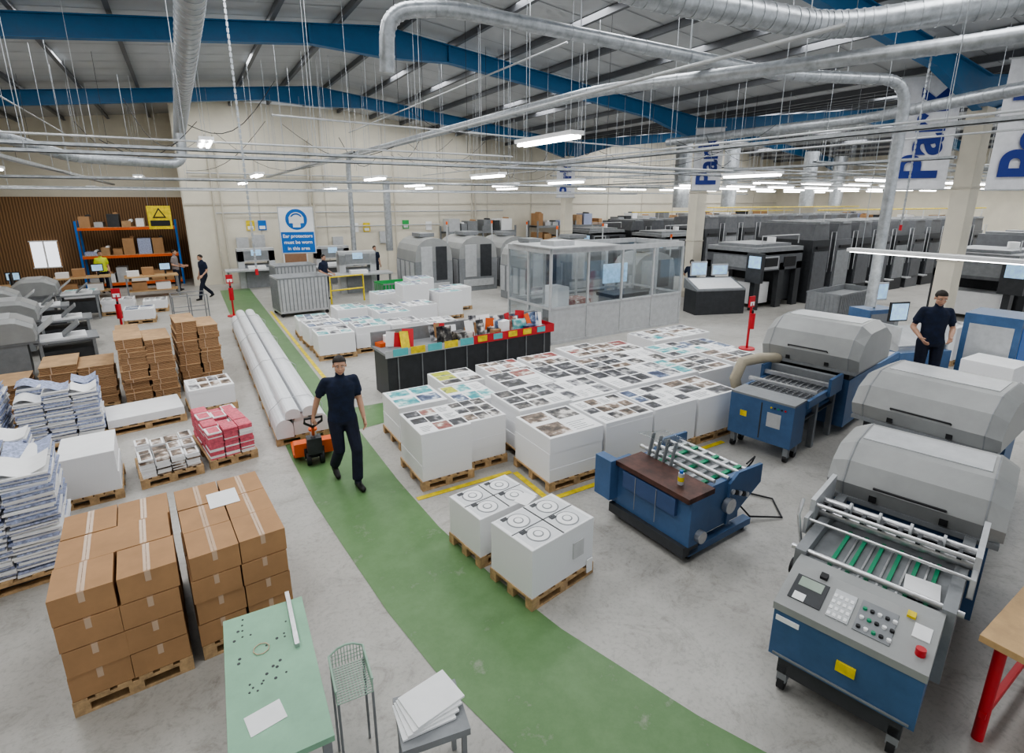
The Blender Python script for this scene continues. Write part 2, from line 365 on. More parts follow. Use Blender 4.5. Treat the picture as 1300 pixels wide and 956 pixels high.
# ------------------------------------------------------------------ pallet and paper stacks
def pallet(b,x0,y0,w,d,h=.13):
    n=6
    for i in range(n):
        xx=x0+(w-.09)*i/(n-1); b.box(xx,xx+.09,y0,y0+d,h-.022,h,WOOD)
    for j in range(3):
        yy=y0+(d-.09)*j/2; b.box(x0,x0+w,yy,yy+.09,h-.044,h-.022,WOOD)
        b.box(x0,x0+w,yy,yy+.09,0,.02,WOOD)
        for i in range(3):
            xx=x0+(w-.1)*i/2; b.box(xx,xx+.1,yy,yy+.09,.02,h-.044,WOOD)
def sheets_stack(x,y,w,d,h,rz=0,style='pics',name='pallet_of_printed_sheets',pics=None,nx=None,ny=None):
    b=MB(); pallet(b,-.02,-.02,w+.04,d+.04)
    z=.13
    while z<h-.01:
        dz=min(R.uniform(.15,.35),h-z); ox,oy=R.uniform(-.006,.006),R.uniform(-.006,.006)
        b.box(ox,w+ox,oy,d+oy,z,z+dz,PSIDE); z+=dz
    b.box(.002,w-.002,.002,d-.002,h-.002,h+.003,WHITE)
    if style=='pics':
        nx=nx or R.choice([2,3,4]); ny=ny or R.choice([2,3]); P=pics or R.sample(PICS[:2]*2+PICS,3)
        cw,cd=(w-.04)/nx,(d-.04)/ny; prob=R.uniform(.7,.95)
        for i in range(nx):
            for j in range(ny):
                if R.random()>prob:
                    for q in range(5): b.box(.03+i*cw+.03,.03+(i+R.uniform(.5,.9))*cw,.03+j*cd+.04+q*cd*.14,.03+j*cd+.05+q*cd*.14,h+.003,h+.005,MGREY)
                    continue
                u0=.02+i*cw+cw*R.uniform(.03,.08);u1=.02+(i+1)*cw-cw*R.uniform(.03,.08)
                v0=.02+j*cd+cd*R.uniform(.04,.32);v1=.02+(j+1)*cd-cd*R.uniform(.03,.08)
                b.box(u0,u1,v0,v1,h+.003,h+.0055,R.choice(P))
    b.obj(name,(x,y,0),rz)
S=sheets_stack
S(2.25,6.05,.72,.82,.80,pics=[PICS[0],PICS[1],PICS[4],PICS[3]],nx=3,ny=3); S(3.0,6.22,.6,.8,.74)
for i in range(4): S(3.66+i*.93,5.18,.88,.86,.74+R.uniform(-.02,.03),pics=[PICS[0],PICS[1],PICS[5]] if i<2 else None)
for i in range(6): S(3.80+i*.95,6.14,.90,.88,.74+R.uniform(-.04,.03))
S(2.4,7.35,.8,.8,.68,pics=[PICS[2],PICS[3],PICS[4]])
S(3.3,7.15,.75,.85,.64,pics=[PYEL,PICS[4],PICS[2]])
for i in range(6): S(4.2+i*.95,7.1,.88,.88,.71+R.uniform(-.05,.03),pics=[PICS[2],PICS[4],PICS[1]] if i>3 else None)
S(3.5,8.15,.8,.8,.60,pics=[PYEL,PICS[0]])
for i in range(4): S(4.5+i*.95,8.1,.85,.85,.66+R.uniform(-.05,.03),pics=[PICS[3],PICS[5],PICS[0]])
for i in range(2): S(8.7+i*.95,8.35,.88,.88,.66,pics=[PICS[2],PICS[6],PICS[5]])
for x,y,h in ((2.35,12.9,.62),(3.3,13.1,.66),(4.25,13.2,.6),(2.35,14.0,.6),(3.3,14.1,.55),(4.25,14.2,.72),(5.2,14.4,.8),(5.3,13.2,.5),(2.3,15.2,.55),(3.4,15.4,.7),(4.4,15.5,.6),(5.6,16.1,1.15),(6.6,15.6,.9),(5.2,17.4,.7),(6.4,17.6,1.1),(7.5,16.8,.8)):
    S(x,y,.86,.86,h,R.uniform(-4,4),pics=[PICS[6],PICS[4],PICS[2]])
S(-1.72,7.85,.58,.8,.66,4,name='pallet_of_paper',style='plain'); S(-1.5,10.25,1.08,.8,.26,8,'plain',name='pallet_of_paper')
S(-.33,10.5,.72,.75,.48,6,pics=[PICS[5],PICS[6]])
S(-2.75,22.0,.9,.8,.5,pics=[PICS[6]]); S(-1.6,21.9,.7,.8,.4,pics=[PICS[6]]); S(-2.0,20.0,.8,.8,.45,pics=[PICS[0],PICS[4]]); S(-3.9,23.2,.9,.8,.7,pics=[PICS[2]])
def small_piles(name,x,y,w,d,nx,ny,h,mt,rz):
    b=MB(); pallet(b,-.02,-.02,w+.04,d+.04)
    cw,cd=w/nx,d/ny
    for i in range(nx):
        for j in range(ny):
            hh=h+R.uniform(-.05,.05); z=.13
            while z<hh:
                ox,oy=R.uniform(-.008,.008),R.uniform(-.008,.008)
                b.box(i*cw+.008+ox,(i+1)*cw-.008+ox,j*cd+.008+oy,(j+1)*cd-.008+oy,z,z+.019,R.choice(mt)); z+=.02
            b.box(i*cw+.03,(i+1)*cw-.03,j*cd+.03,(j+1)*cd-.03,z-.003,z+.002,mt[-1])
    b.obj(name,(x,y,0),rz)
small_piles('pallet_of_leaflets',-.93,8.0,.7,.8,4,3,.36,[WHITE,PSIDE,WHITE,PICS[5]],8)
small_piles('pallet_of_pink_leaflets',-.12,8.15,.6,1.15,3,4,.52,[PINK,PINK,WHITE,PINK],10)
def sig_stack(x,y,w,d,nx,ny,h,rz):
    b=MB(); pallet(b,-.03,-.03,w+.06,d+.06); cw,cd=w/nx,d/ny
    for i in range(nx):
        for j in range(ny):
            z=.13; hh=h+R.uniform(-.12,.05); k=0
            while z<hh:
                ox,oy=R.uniform(-.022,.022),R.uniform(-.022,.022); t=.024; tz=R.uniform(-.03,.03)
                b.cbox((i*cw+cw/2+ox,j*cd+cd/2+oy,z+t/2),(cw*.95,cd*.95,t*.85),[WHITE,PBLUE,WHITE,WHITE,PBLUE][k%5],(R.uniform(-.03,.03),R.uniform(-.04,.04),tz)); z+=t; k+=1
            ox,oy=i*cw,j*cd
            vs=[];N=6
            for q in range(N+1):
                u=q/N; zz=hh+.04+.04*math.sin(u*math.pi*1.6+i); vs+=[(ox+cw*(.02+u*.95),oy+.02,zz),(ox+cw*(.02+u*.95),oy+cd*.95,zz+.02)]
            b.add(vs,[(2*q,2*q+2,2*q+3,2*q+1) for q in range(N)],PBLUE if (i+j)%2 else WHITE,True)
    b.obj('pallet_of_folded_sections',(x,y,0),rz)
sig_stack(-2.65,6.25,1.2,.95,3,2,1.25,6); sig_stack(-2.5,9.95,1.0,.8,3,2,.90,6); sig_stack(-3.6,9.9,.95,.8,3,2,.98,4)
sig_stack(-2.95,8.0,.9,.9,2,2,.8,4)
def cartons(x,y,nx,ny,nz,bw,bd,bh,rz,paper=False):
    b=MB(); pallet(b,0,0,nx*bw,ny*bd)
    for i in range(nx):
        for j in range(ny):
            for k in range(nz):
                j1,j2=R.uniform(-.008,.008),R.uniform(-.008,.008)
                x0,y0,z0=i*bw+j1,j*bd+j2,.13+k*bh
                b.box(x0+.004,x0+bw-.004,y0+.004,y0+bd-.004,z0+.003,z0+bh-.003,CARD)
                b.box(x0+bw*.44,x0+bw*.56,y0+.01,y0+bd-.01,z0+bh-.004,z0+bh-.001,TAPE)
                b.box(x0+bw*.45,x0+bw*.55,y0+.002,y0+.005,z0+bh*.6,z0+bh-.003,TAPE)
                b.box(x0+bw*.495,x0+bw*.505,y0+.01,y0+bd-.01,z0+bh-.002,z0+bh-.0005,CARD2)
    if paper: b.box(.25,.5,.7,1.0,.13+nz*bh,.134+nz*bh,WHITE)
    b.obj('pallet_of_cartons',(x,y,0),rz,bevel=.004)
cartons(-1.17,4.34,2,3,4,.385,.42,.22,4); cartons(-.33,4.44,2,3,4,.365,.42,.21,5,True)
def flats(x,y,w,d,h,rz,nx=2,ny=1):
    b=MB(); pallet(b,0,0,w,d); cw,cd=w/nx,d/ny
    for i in range(nx):
        for j in range(ny):
            z=.13
            while z<h-.03:
                t=R.uniform(.05,.22); ox,oy=R.uniform(-.025,.025),R.uniform(-.025,.025)
                b.box(i*cw+.01+ox,(i+1)*cw-.01+ox,j*cd+.01+oy,(j+1)*cd-.01+oy,z,z+t-.012,CARD2)
                b.box(i*cw+ox,(i+1)*cw+ox,j*cd+oy,(j+1)*cd+oy,z+t-.012,z+t,CARDT); z+=t
                b.box(i*cw+cw*.3+ox,i*cw+cw*.33+ox,j*cd-.004+oy,j*cd+.012+oy,z-t,z,TAPE)
    b.obj('pallet_of_flat_cartons',(x,y,0),rz)
flats(-1.35,11.6,.85,1.0,1.2,6,2,1); flats(-.45,12.1,.75,1.0,1.3,6,2,1); flats(-2.5,11.6,1.05,.9,.85,5); flats(-3.8,11.4,1.15,.9,.7,4); flats(-5.1,11.3,1.15,.9,.6,4)
flats(-.5,13.5,.8,.6,.9,5,1,1); flats(-1.5,13.2,.8,.7,1.0,5,2,1)
def fanbox(b,x,y,w,d,h):
    pallet(b,x,y,w,d); b.box(x+.01,x+w-.01,y+.01,y+d-.01,.13,h,PSIDE); b.box(x+.015,x+w-.015,y+.015,y+d-.015,h,h+.003,WHITE)
    for i in range(2):
        for j in range(2):
            cx,cy=x+w*(.27+.46*i),y+d*(.27+.46*j); r=min(w,d)*.19
            b.box(cx-w*.21,cx+w*.21,cy-d*.22,cy+d*.22,h+.003,h+.0036,mat('cover_tint',(.70,.71,.72),.6))
            b.cyl((cx,cy,h+.004),(cx,cy,h+.006),r*1.02,MGREY,n=28); b.cyl((cx,cy,h+.006),(cx,cy,h+.008),r*.90,WHITE,n=28)
            b.cyl((cx,cy,h+.008),(cx,cy,h+.010),r*.45,MGREY,n=18); b.cyl((cx,cy,h+.010),(cx,cy,h+.012),r*.34,WHITE,n=18)
            b.box(cx-r*1.1,cx-r*.5,cy+r*.7,cy+r*1.1,h+.004,h+.009,DARK)
    b.box(x+.02,x+w-.02,y+d*.49,y+d*.51,h+.003,h+.005,DARK); b.box(x+w*.49,x+w*.51,y+.02,y+d-.02,h+.003,h+.005,DARK)
b=MB(); fanbox(b,0,0,.86,.62,.64); b.box(.55,.7,-.002,.008,.3,.48,mat('label_grey',(.6,.6,.6),.6)); b.box(.75,.83,-.012,.0,.05,.2,WHITE); b.obj('pallet_of_printed_covers',(2.3,3.5,0),10)
b=MB(); fanbox(b,0,0,.8,.6,.57); b.cbox((.62,.02,.578),(.22,.16,.002),WHITE,(0,0,.3)); b.obj('pallet_of_printed_covers',(2.17,4.28,0),8)
EXT=mat('white_extrusion',(.76,.77,.79),.3,0,.04)
b=MB()
for y0 in (0,2.3,4.6,6.9): pallet(b,0,y0,.8,1.9)
def chan(xc,z0,w,h,y0,y1):
    pr=[(xc-w/2,z0)]+[(xc-w/2*math.cos(math.pi*k/8),z0+h*.55+h*.45*math.sin(math.pi*k/8)) for k in range(9)]+[(xc+w/2,z0)]
    b.prism(pr,y0,y1,EXT,'y')
for xc,w_,z0,h_ in ((.135,.25,.13,.30),(.40,.25,.13,.34),(.665,.25,.13,.30),(.27,.22,.43,.16),(.53,.22,.43,.16)): chan(xc,z0,w_,h_,R.uniform(-.05,.03),9.1)
for x0 in (.27,.40,.53): b.box(x0-.014,x0+.014,.02,9.05,.13,.50,MGREY)
for y0 in (.5,3,5.6,8):
    b.tube([(-.01,y0,.13),(-.01,y0,.42),(.2,y0,.60),(.6,y0,.60),(.81,y0,.42),(.81,y0,.13)],.005,LGREY,5)
b.obj('long_profile_bundle',(.78,8.45,0),0)
b=MB()
for x in (-.2,.2): b.box(x-.08,x+.08,.1,.62,.04,.08,ORANGE)
b.box(-.27,.27,-.05,.12,.1,.30,ORANGE); b.box(-.10,.10,-.22,-.05,.18,.42,DARK); b.cyl((0,-.12,.3),(0,-.12,.52),.045,STEEL); b.cyl((0,-.12,.52),(0,-.12,.55),.06,ORANGE)
for x in (-.09,.09): b.cyl((x-.03,-.14,.09),(x+.03,-.14,.09),.09,BLACK,n=16)
b.box(-.14,.14,-.06,-.02,.06,.22,DARK)
b.tube([(0,-.14,.45),(-.03,-.5,.72)],.022,ORANGE)
b.tube([(-.03,-.5,.72),(-.14,-.62,.84),(-.14,-.7,.93),(.08,-.7,.93),(.08,-.62,.84),(-.03,-.5,.72)],.017,BLACK)
b.obj('pallet_truck',(1.20,7.72,0),-4)
# ------------------------------------------------------------------ machines
def hood(b,x0,y0,L,W,z0,h):
    pr=[(0,0),(-.04,.32),(.05,.72),(.22,.98),(.30,1.0),(.66,1.0),(.74,.97),(.97,.66),(1.0,.3),(.98,0)]
    pr=[(x0+u*L,z0+w*h) for u,w in pr]
    cx=x0+L*.5;cz=z0
    n=len(pr)
    rings=[(y0,.84),(y0+.13,1),(y0+W-.13,1),(y0+W,.84)]
    vs=[];fs=[]
    for yy,s in rings: vs+=[(cx+(u-cx)*(.6+s*.4),yy,cz+(w-cz)*s) for u,w in pr]
    for q in range(3): fs+=[(q*n+i,q*n+(i+1)%n,(q+1)*n+(i+1)%n,(q+1)*n+i) for i in range(n)]
    fs+=[tuple(range(n)),tuple(range(3*n,4*n))]
    b.add(vs,fs,GREY)
    b.box(x0-.02,x0+L,y0+.02,y0+W-.02,z0-.05,z0,MGREY)
    b.box(x0+L*.31,x0+L*.65,y0+W*.13,y0+W*.87,z0+h,z0+h+.008,LGREY)
    for yy in (y0+.135,y0+W-.155): b.prism([(u+.004*(1 if u>cx else -1),w+.004) for u,w in pr[:]],yy,yy+.012,MGREY,'y')
    b.tube([(x0-.03,y0+W*.3,z0+h*.35),(x0-.08,y0+W*.3,z0+h*.4),(x0-.08,y0+W*.7,z0+h*.4),(x0-.03,y0+W*.7,z0+h*.35)],.012,BLACK)
    for yy in (y0+W*.3,y0+W*.7): b.box(x0-.035,x0-.0,yy-.03,yy+.03,z0+.02,z0+.08,BLACK)
def rollers(b,x0,x1,y0,y1,z,step=.085,m=STEEL):
    x=x0+.05
    while x<x1: b.cyl((x,y0,z),(x,y1,z),.025,m,n=8); x+=step
    b.box(x0,x1,y0-.05,y0,z-.09,z+.03,BLUE); b.box(x0,x1,y1,y1+.05,z-.09,z+.03,BLUE); b.box(x0,x1,y0,y1,z-.3,z-.28,DARK)
def castor(b,x,y):
    b.cyl((x,y-.025,.06),(x,y+.025,.06),.06,BLACK,n=14); b.box(x-.04,x+.04,y-.035,y+.035,.08,.24,MGREY)
b=MB()
b.box(0,.42,-.47,.47,.24,.88,BLUE); b.box(.0,.42,-.47,.47,.88,.91,MGREY); b.box(-.004,0,-.3,-.1,.5,.72,LGREY); b.box(-.006,0,.2,.3,.55,.64,YEL); b.box(-.004,.0,-.02,.0,.28,.84,DARK)
for k in range(5): b.cyl((-.01,-.35+k*.05,.80),(.0,-.35+k*.05,.80),.014,[RED,BLACK,GREENB,BLACK,YEL][k])
for x in (.08,.34):
    for y in (-.4,.4): castor(b,x,y)
rollers(b,.42,1.7,-.45,.45,.86,.085,PGREY); b.box(.42,1.7,-.4,.4,.55,.62,BLUE)
for x in (.9,1.6):
    for y in (-.42,.42): b.box(x-.04,x+.04,y-.04,y+.04,0,.78,MGREY)
b.box(1.7,3.2,-.6,.6,.15,.95,BLUE); b.box(1.72,3.1,-.58,.58,.95,1.12,DARK); hood(b,1.6,-.72,1.6,1.5,1.12,.68)
for k in range(10): b.cyl((.5,-.4+k*.09,.90),(1.7,-.4+k*.09,.90),.009,STEEL,n=6)
b.box(1.15,1.22,-.5,.5,.93,.99,STEEL); b.box(1.4,1.5,-.52,.52,.93,1.05,MGREY)
for y in (-.52,.52): b.box(1.1,1.6,y-.02,y+.02,.8,1.08,BLUE)
rollers(b,3.2,4.6,-.5,.5,.85); b.box(3.4,4.4,-.4,.4,.90,.96,WHITE)
b.box(.6,.67,-.5,.5,.94,.99,STEEL); HB=mat('hose_beige',(.42,.37,.28),.6); b.tube([(1.0,.55,.3),(.8,.72,.5),(.72,.78,.85),(.85,.75,1.12),(1.2,.62,1.15),(1.6,.5,1.1)],.09,HB,n=12)
b.obj('folding_machine',(6.95,4.48,0),10,bevel=.008)
b=MB()
b.box(0,.4,-.5,.5,.2,.85,BLUE); b.box(.4,1.8,-.6,.6,.15,.9,BLUE); b.box(-.004,0,-.3,0,.5,.7,LGREY); b.box(-.006,0,.2,.3,.6,.68,YEL); b.box(-.004,0,.1,.115,.25,.8,DARK); hood(b,.0,-.75,1.6,1.5,1.02,.56); b.box(.05,1.55,-.6,.6,.85,1.02,DARK)
rollers(b,1.8,2.3,-.45,.4,.85)
for x in (.08,.3):
    for y in (-.42,.42): castor(b,x,y)
b.obj('folding_machine',(7.25,2.62,0),6,bevel=.008)
b=MB()
b.box(0,.55,-.46,.46,.34,.74,BLUE); b.box(.06,.5,-.40,.40,.16,.34,DARK)
b.prism([(-.01,.74),(-.01,.80),(.42,.92),(.55,.92),(.55,.74)],-.47,.47,GREY,'y')
slope=math.atan(.12/.43)
def onp(u,v,du,dv,hh,m):
    b.cbox((u,v,.803+u*.12/.43+.002),(du,dv,hh),m,(0,-slope,0))
onp(.20,.30,.24,.22,.012,DARK); onp(.26,.30,.09,.16,.018,mat('lcd_green',(.35,.42,.35),.2)); onp(.12,.34,.07,.08,.018,WHITE); onp(.2,.08,.26,.14,.014,LGREY); onp(.2,-.13,.28,.22,.010,MGREY)
for i in range(4):
    for j in range(4): onp(.10+i*.055,.03+j*.035,.03,.022,.024,WHITE)
for i in range(3):
    for j in range(5): b.cyl((.1+i*.08,-.05-j*.045,.83+i*.022),(.1+i*.08,-.05-j*.045,.852+i*.022),.014,[BLACK,WHITE,GREENB,BLACK,WHITE][(i+j)%5],n=10)
b.cyl((.12,-.40,.83),(.12,-.40,.88),.03,RED); onp(.28,-.38,.12,.10,.01,WHITE)
onp(.38,.25,.05,.05,.05,BLACK); onp(.38,-.3,.05,.05,.04,YEL)
b.box(-.016,-.0,-.10,.02,.5,.58,YEL); b.box(-.012,0,-.43,.43,.36,.375,MGREY); b.box(-.012,0,.28,.44,.66,.7,WHITE)
b.box(.55,1.75,-.52,-.44,.35,.95,MGREY); b.box(.55,1.75,.44,.52,.35,.95,MGREY); b.box(.55,1.8,-.44,.44,.3,.6,BLUE); b.box(.55,1.7,-.44,.44,.84,.86,MGREY)
for k in range(6): b.box(.56,1.25,-.36+k*.125,-.332+k*.125,.865,.885,GREENB)
for k in range(5): b.box(.56,1.25,-.30+k*.125,-.285+k*.125,.862,.872,STEEL)
for x,z,r,m_ in ((.62,.92,.025,STEEL),(1.25,.98,.045,STEEL),(1.35,1.04,.03,STEEL),(1.42,.96,.04,BLACK),(1.55,.93,.04,STEEL),(.95,1.02,.014,STEEL),(1.1,1.10,.02,STEEL)): b.cyl((x,-.56,z),(x,.56,z),r,m_)
for y in (-.56,.56): b.box(1.05,1.7,y-.02,y+.02,.8,1.16,LGREY); b.box(.9,1.1,y-.015,y+.015,.9,1.05,LGREY)
for k in range(8): b.cbox((1.2,-.45+k*.13,1.06),(.10,.03,.05),DARK)
for k in range(4): b.cyl((1.3,-.35+k*.22,1.06),(1.3,-.33+k*.22,1.06),.06,LGREY)
b.cyl((.75,.52,.65),(.75,.58,.65),.07,BLACK); b.tube([(.9,.55,.7),(.82,.60,1.1),(.9,.6,1.22)],.015,STEEL)
b.cbox((.78,-.30,.892),(.28,.22,.004),WHITE,(0,0,.1))
b.box(1.8,2.9,-.6,.6,.15,.9,BLUE); b.box(1.8,2.85,-.56,.56,.88,.95,DARK); hood(b,1.78,-.68,1.25,1.32,.95,.46)
rollers(b,3.05,4.4,-.5,.5,.85); b.box(3.2,4.0,-.4,.4,.9,.904,LGREY)
for x in (.1,.45,1.3):
    for y in (-.36,.36): castor(b,x,y)
b.obj('folding_machine',(3.55,1.46,0),14,bevel=.005)
b=MB()
b.box(.05,.35,-.62,.55,.20,.72,BLUE); b.box(-.08,.05,.42,.68,.28,.78,BLUE); b.box(.0,.42,-.62,.42,.72,.78,mat('rust_plate',(.10,.045,.035),.5,.2,.35,6))
b.box(.0,.05,-.45,.3,.5,.7,mat('blue_plate',(.05,.09,.20),.4)); b.box(.35,1.0,-.55,-.48,.2,.75,BLUE); b.box(.35,1.0,.42,.49,.2,.7,BLUE)
b.box(.35,1.05,-.48,.42,.35,.45,BLUE); b.box(.42,1.15,-.5,.45,.68,.70,MGREY)
for k in range(6): b.box(.42,1.2,-.42+k*.15,-.37+k*.15,.70,.725,GREENB if k%2==0 else LGREY)
for x,z in ((.5,.8),(.75,.76),(1.0,.74),(1.2,.7)): b.cyl((x,-.55,z),(x,.5,z),.025,STEEL,n=8)
for k in range(4): b.cbox((.46,-.02+k*.11,.9),(.05,.015,.3),MGREY,(0,.25,0))
b.cbox((.62,.2,.98),(.5,.5,.012),GLASS,(0,.2,0))
for k in range(5): b.cyl((.8+k*.07,-.57,.6-.03*k),(.8+k*.07,-.6,.6-.03*k),.03,[STEEL,BLACK][k%2])
for y in (-.56,.5): b.prism([(.75,.2),(1.35,.55),(1.35,.78),(.9,.8),(.75,.7)],y-.02,y+.02,BLUE,'y')
b.box(.1,1.2,-.6,-.5,.06,.14,BLUE); b.box(.1,1.2,.42,.52,.06,.14,BLUE); b.box(.0,.25,-.6,.5,.08,.2,DARK); b.box(.3,.6,-.4,.3,.14,.35,DARK)
b.cyl((.2,-.62,.30),(.2,-.68,.30),.07,STEEL); b.cyl((.75,-.56,.45),(.75,-.62,.45),.09,STEEL); b.cyl((.9,-.5,.3),(.9,.4,.3),.07,DARK)
for y in (-.2,.1): b.box(-.006,.0,y,y+.01,.3,.7,MGREY)
for x in (.15,1.1):
    for y in (-.55,.47): b.cyl((x,y-.02,.045),(x,y+.02,.045),.045,BLACK)
b.tube([(1.2,-.3,.3),(1.35,-.5,.05),(1.7,-.7,.02),(2.0,-.4,.02),(1.8,.0,.02)],.012,BLACK)
b.tube([(1.25,-.4,.6),(1.35,-.45,.75),(1.3,-.5,.85),(1.15,-.5,.8)],.01,BLACK)
b.obj('sheet_feeder_unit',(3.98,3.85,0),3,bevel=.006)
b=MB(); b.cyl((0,0,0),(0,0,.13),.032,LGREY); b.cyl((0,0,.13),(0,0,.16),.02,SBLUE); b.cyl((0,0,.04),(0,0,.09),.0335,YEL); b.obj('spray_bottle',(4.18,3.5,.782))
b=MB(); b.box(0,1.6,-.75,0,.82,.87,TABLEW)
for x in (.12,1.45):
    for y in (-.65,-.1): b.cyl((x,y,0),(x,y,.82),.035,RED)
b.box(.08,1.5,-.12,-.08,.2,.25,RED); b.cbox((.4,-.3,.873),(.32,.24,.005),WHITE,(0,0,.3)); b.box(.8,1.1,-.35,-.1,.871,.875,WHITE)
b.obj('work_table',(4.25,.96,0),2,bevel=.004)
b=MB(); b.box(0,.53,0,1.25,.76,.80,GTABLE)
for x in (.04,.49):
    for y in (.05,1.2): b.box(x-.025,x+.025,y-.025,y+.025,0,.76,MGREY)
for i in range(26):
    x,y=R.uniform(.06,.4),R.uniform(.5,1.2); b.cyl((x,y,.8),(x,y,.802),R.choice([.007,.01]),DARK,n=10)
b.tube([(.22+.05*math.cos(a*.8),.85+.05*math.sin(a*.8),.806) for a in range(24)],.003,TAPE,n=5)
b.box(.42,.45,.75,1.32,.80,.83,STEEL); b.cbox((.2,.3,.802),(.2,.15,.004),WHITE,(0,0,.2))
b.obj('drilling_table',(-.18,2.55,0),-2,bevel=.004)
b=MB()
for k in range(12): b.box(k*.02,k*.02+.004,0,.3,.70,.704,MESHG)
for k in range(15): b.box(0,.224,k*.02,k*.02+.004,.70,.704,MESHG)
for k in range(12): b.tube([(k*.02,.3,.70),(k*.02,.3,.80+.05*math.sin(math.pi*k/11))],.003,MESHG,4)
for k in range(15):
    for x in (0,.22): b.tube([(x,k*.02,.70),(x,k*.02,.80)],.003,MESHG,4)
for z in (.73,.76,.79):
    b.tube([(0,0,z),(0,.3,z),(.22,.3,z),(.22,0,z)],.003,MESHG,4)
b.tube([(0,0,.8),(0,.3,.8),(.06,.3,.84),(.11,.3,.85),(.16,.3,.84),(.22,.3,.8),(.22,0,.8)],.008,MESHG,6)
for x in (0,.21):
    for y in (0,.29): b.box(x,x+.015,y,y+.015,0,.7,MGREY)
b.obj('wire_basket_stand',(.42,2.8,0),-4)
b=MB()
for k in range(4): b.cbox((k*.02-.03,k*.015,.56+k*.015),(.34,.26,.014),WHITE,(0,0,.1+k*.08))
b.box(-.2,.22,-.2,.18,.50,.55,MGREY)
for x in (-.17,.19):
    for y in (-.15,.14): b.box(x-.015,x+.015,y-.015,y+.015,0,.50,MGREY)
b.obj('paper_stand',(.93,2.60,0),-10)
b=MB(); b.box(.05,3.95,.05,.75,.0,.88,DARK); b.box(0,4.0,0,.8,.88,.93,MGREY)
for k in range(8): b.box(.25+k*.5,.27+k*.5,.03,.05,.05,.86,MGREY)
b.box(1.9,4.0,-.01,.0,.84,1.02,RED); b.box(0,1.9,-.01,0,.84,.98,LGREY); b.box(4.0,4.01,0,.75,.84,1.02,RED)
for k in range(5): b.box(.15+k*.36,.45+k*.36,-.02,-.008,.86,1.0,[TEAL,YEL,TEAL,YEL,TEAL][k])
for k in range(5): b.box(2.0+k*.38,2.22+k*.38,-.02,-.008,.88,1.0,[YEL,TEAL,YEL,YEL,TEAL][k])
cols=[WHITE,WHITE,WHITE,WHITE,CARD,PICS[3],PICS[2],PICS[4],YEL,RED,ORANGE,PICS[6],PICS[0]]
for k in range(46):
    x=R.uniform(.15,3.8); y=R.uniform(.12,.65)
    if R.random()<.6: b.cbox((x,y,1.10),(R.uniform(.14,.24),.01,R.uniform(.22,.42)),R.choice(cols),(R.uniform(-.4,-.1),R.uniform(-.15,.15),R.uniform(-.5,.5)))
    else:
        h=R.uniform(.05,.3); b.cbox((x,y,.93+h/2),(R.uniform(.14,.3),R.uniform(.15,.25),h),R.choice(cols),(0,0,R.uniform(-.4,.4)))
b.box(0,4.0,.74,.78,.93,1.2,MGREY)
b.obj('display_counter',(2.9,9.5,0),3)
b=MB(); X1,Y1,Z1=5.0,2.0,2.4
def post(x,y): b.box(x-.03,x+.03,y-.03,y+.03,0,Z1,LGREY)
for x in (0,1.25,2.5,3.75,5.0): post(x,0); post(x,Y1)
post(0,1.0); post(X1,1.0)
for y in (0,Y1):
    b.box(0,X1,y-.03,y+.03,.0,.08,LGREY); b.box(0,X1,y-.03,y+.03,.95,1.01,LGREY); b.box(0,X1,y-.04,y+.04,Z1,Z1+.14,LGREY)
    b.box(0,X1,y-.01,y+.01,.08,.95,LGREY if y==0 else GLASS); b.box(0,X1,y-.005,y+.005,1.01,Z1,GLASS)
for x in (0,X1):
    b.box(x-.03,x+.03,0,Y1,.95,1.01,LGREY); b.box(x-.04,x+.04,0,Y1,Z1,Z1+.14,LGREY); b.box(x-.005,x+.005,0,Y1,.0,.95,GLASS); b.box(x-.005,x+.005,0,Y1,1.01,Z1,GLASS)
b.box(.6,2.0,.5,1.4,.75,.8,LGREY); b.box(.7,1.1,.6,1.2,.8,1.4,WHITE); b.box(1.3,1.9,.6,1.2,.8,1.0,PICS[3]); b.box(3,4.5,.8,1.6,.85,.95,DARK); b.box(3,4.5,.9,1.5,0,.85,MGREY); b.box(3.2,4.2,1.5,1.55,1.2,1.8,LCD)
b.box(.7,.75,.6,1.3,0,.75,MGREY); b.box(1.9,1.95,.6,1.3,0,.75,MGREY); b.box(-.1,2.2,-.2,1.7,Z1+.14,Z1+.17,LGREY)
b.box(.3,1.0,.3,.9,Z1+.17,Z1+.3,LGREY)
b.obj('glazed_inspection_cabin',(7.9,11.3,0),2)
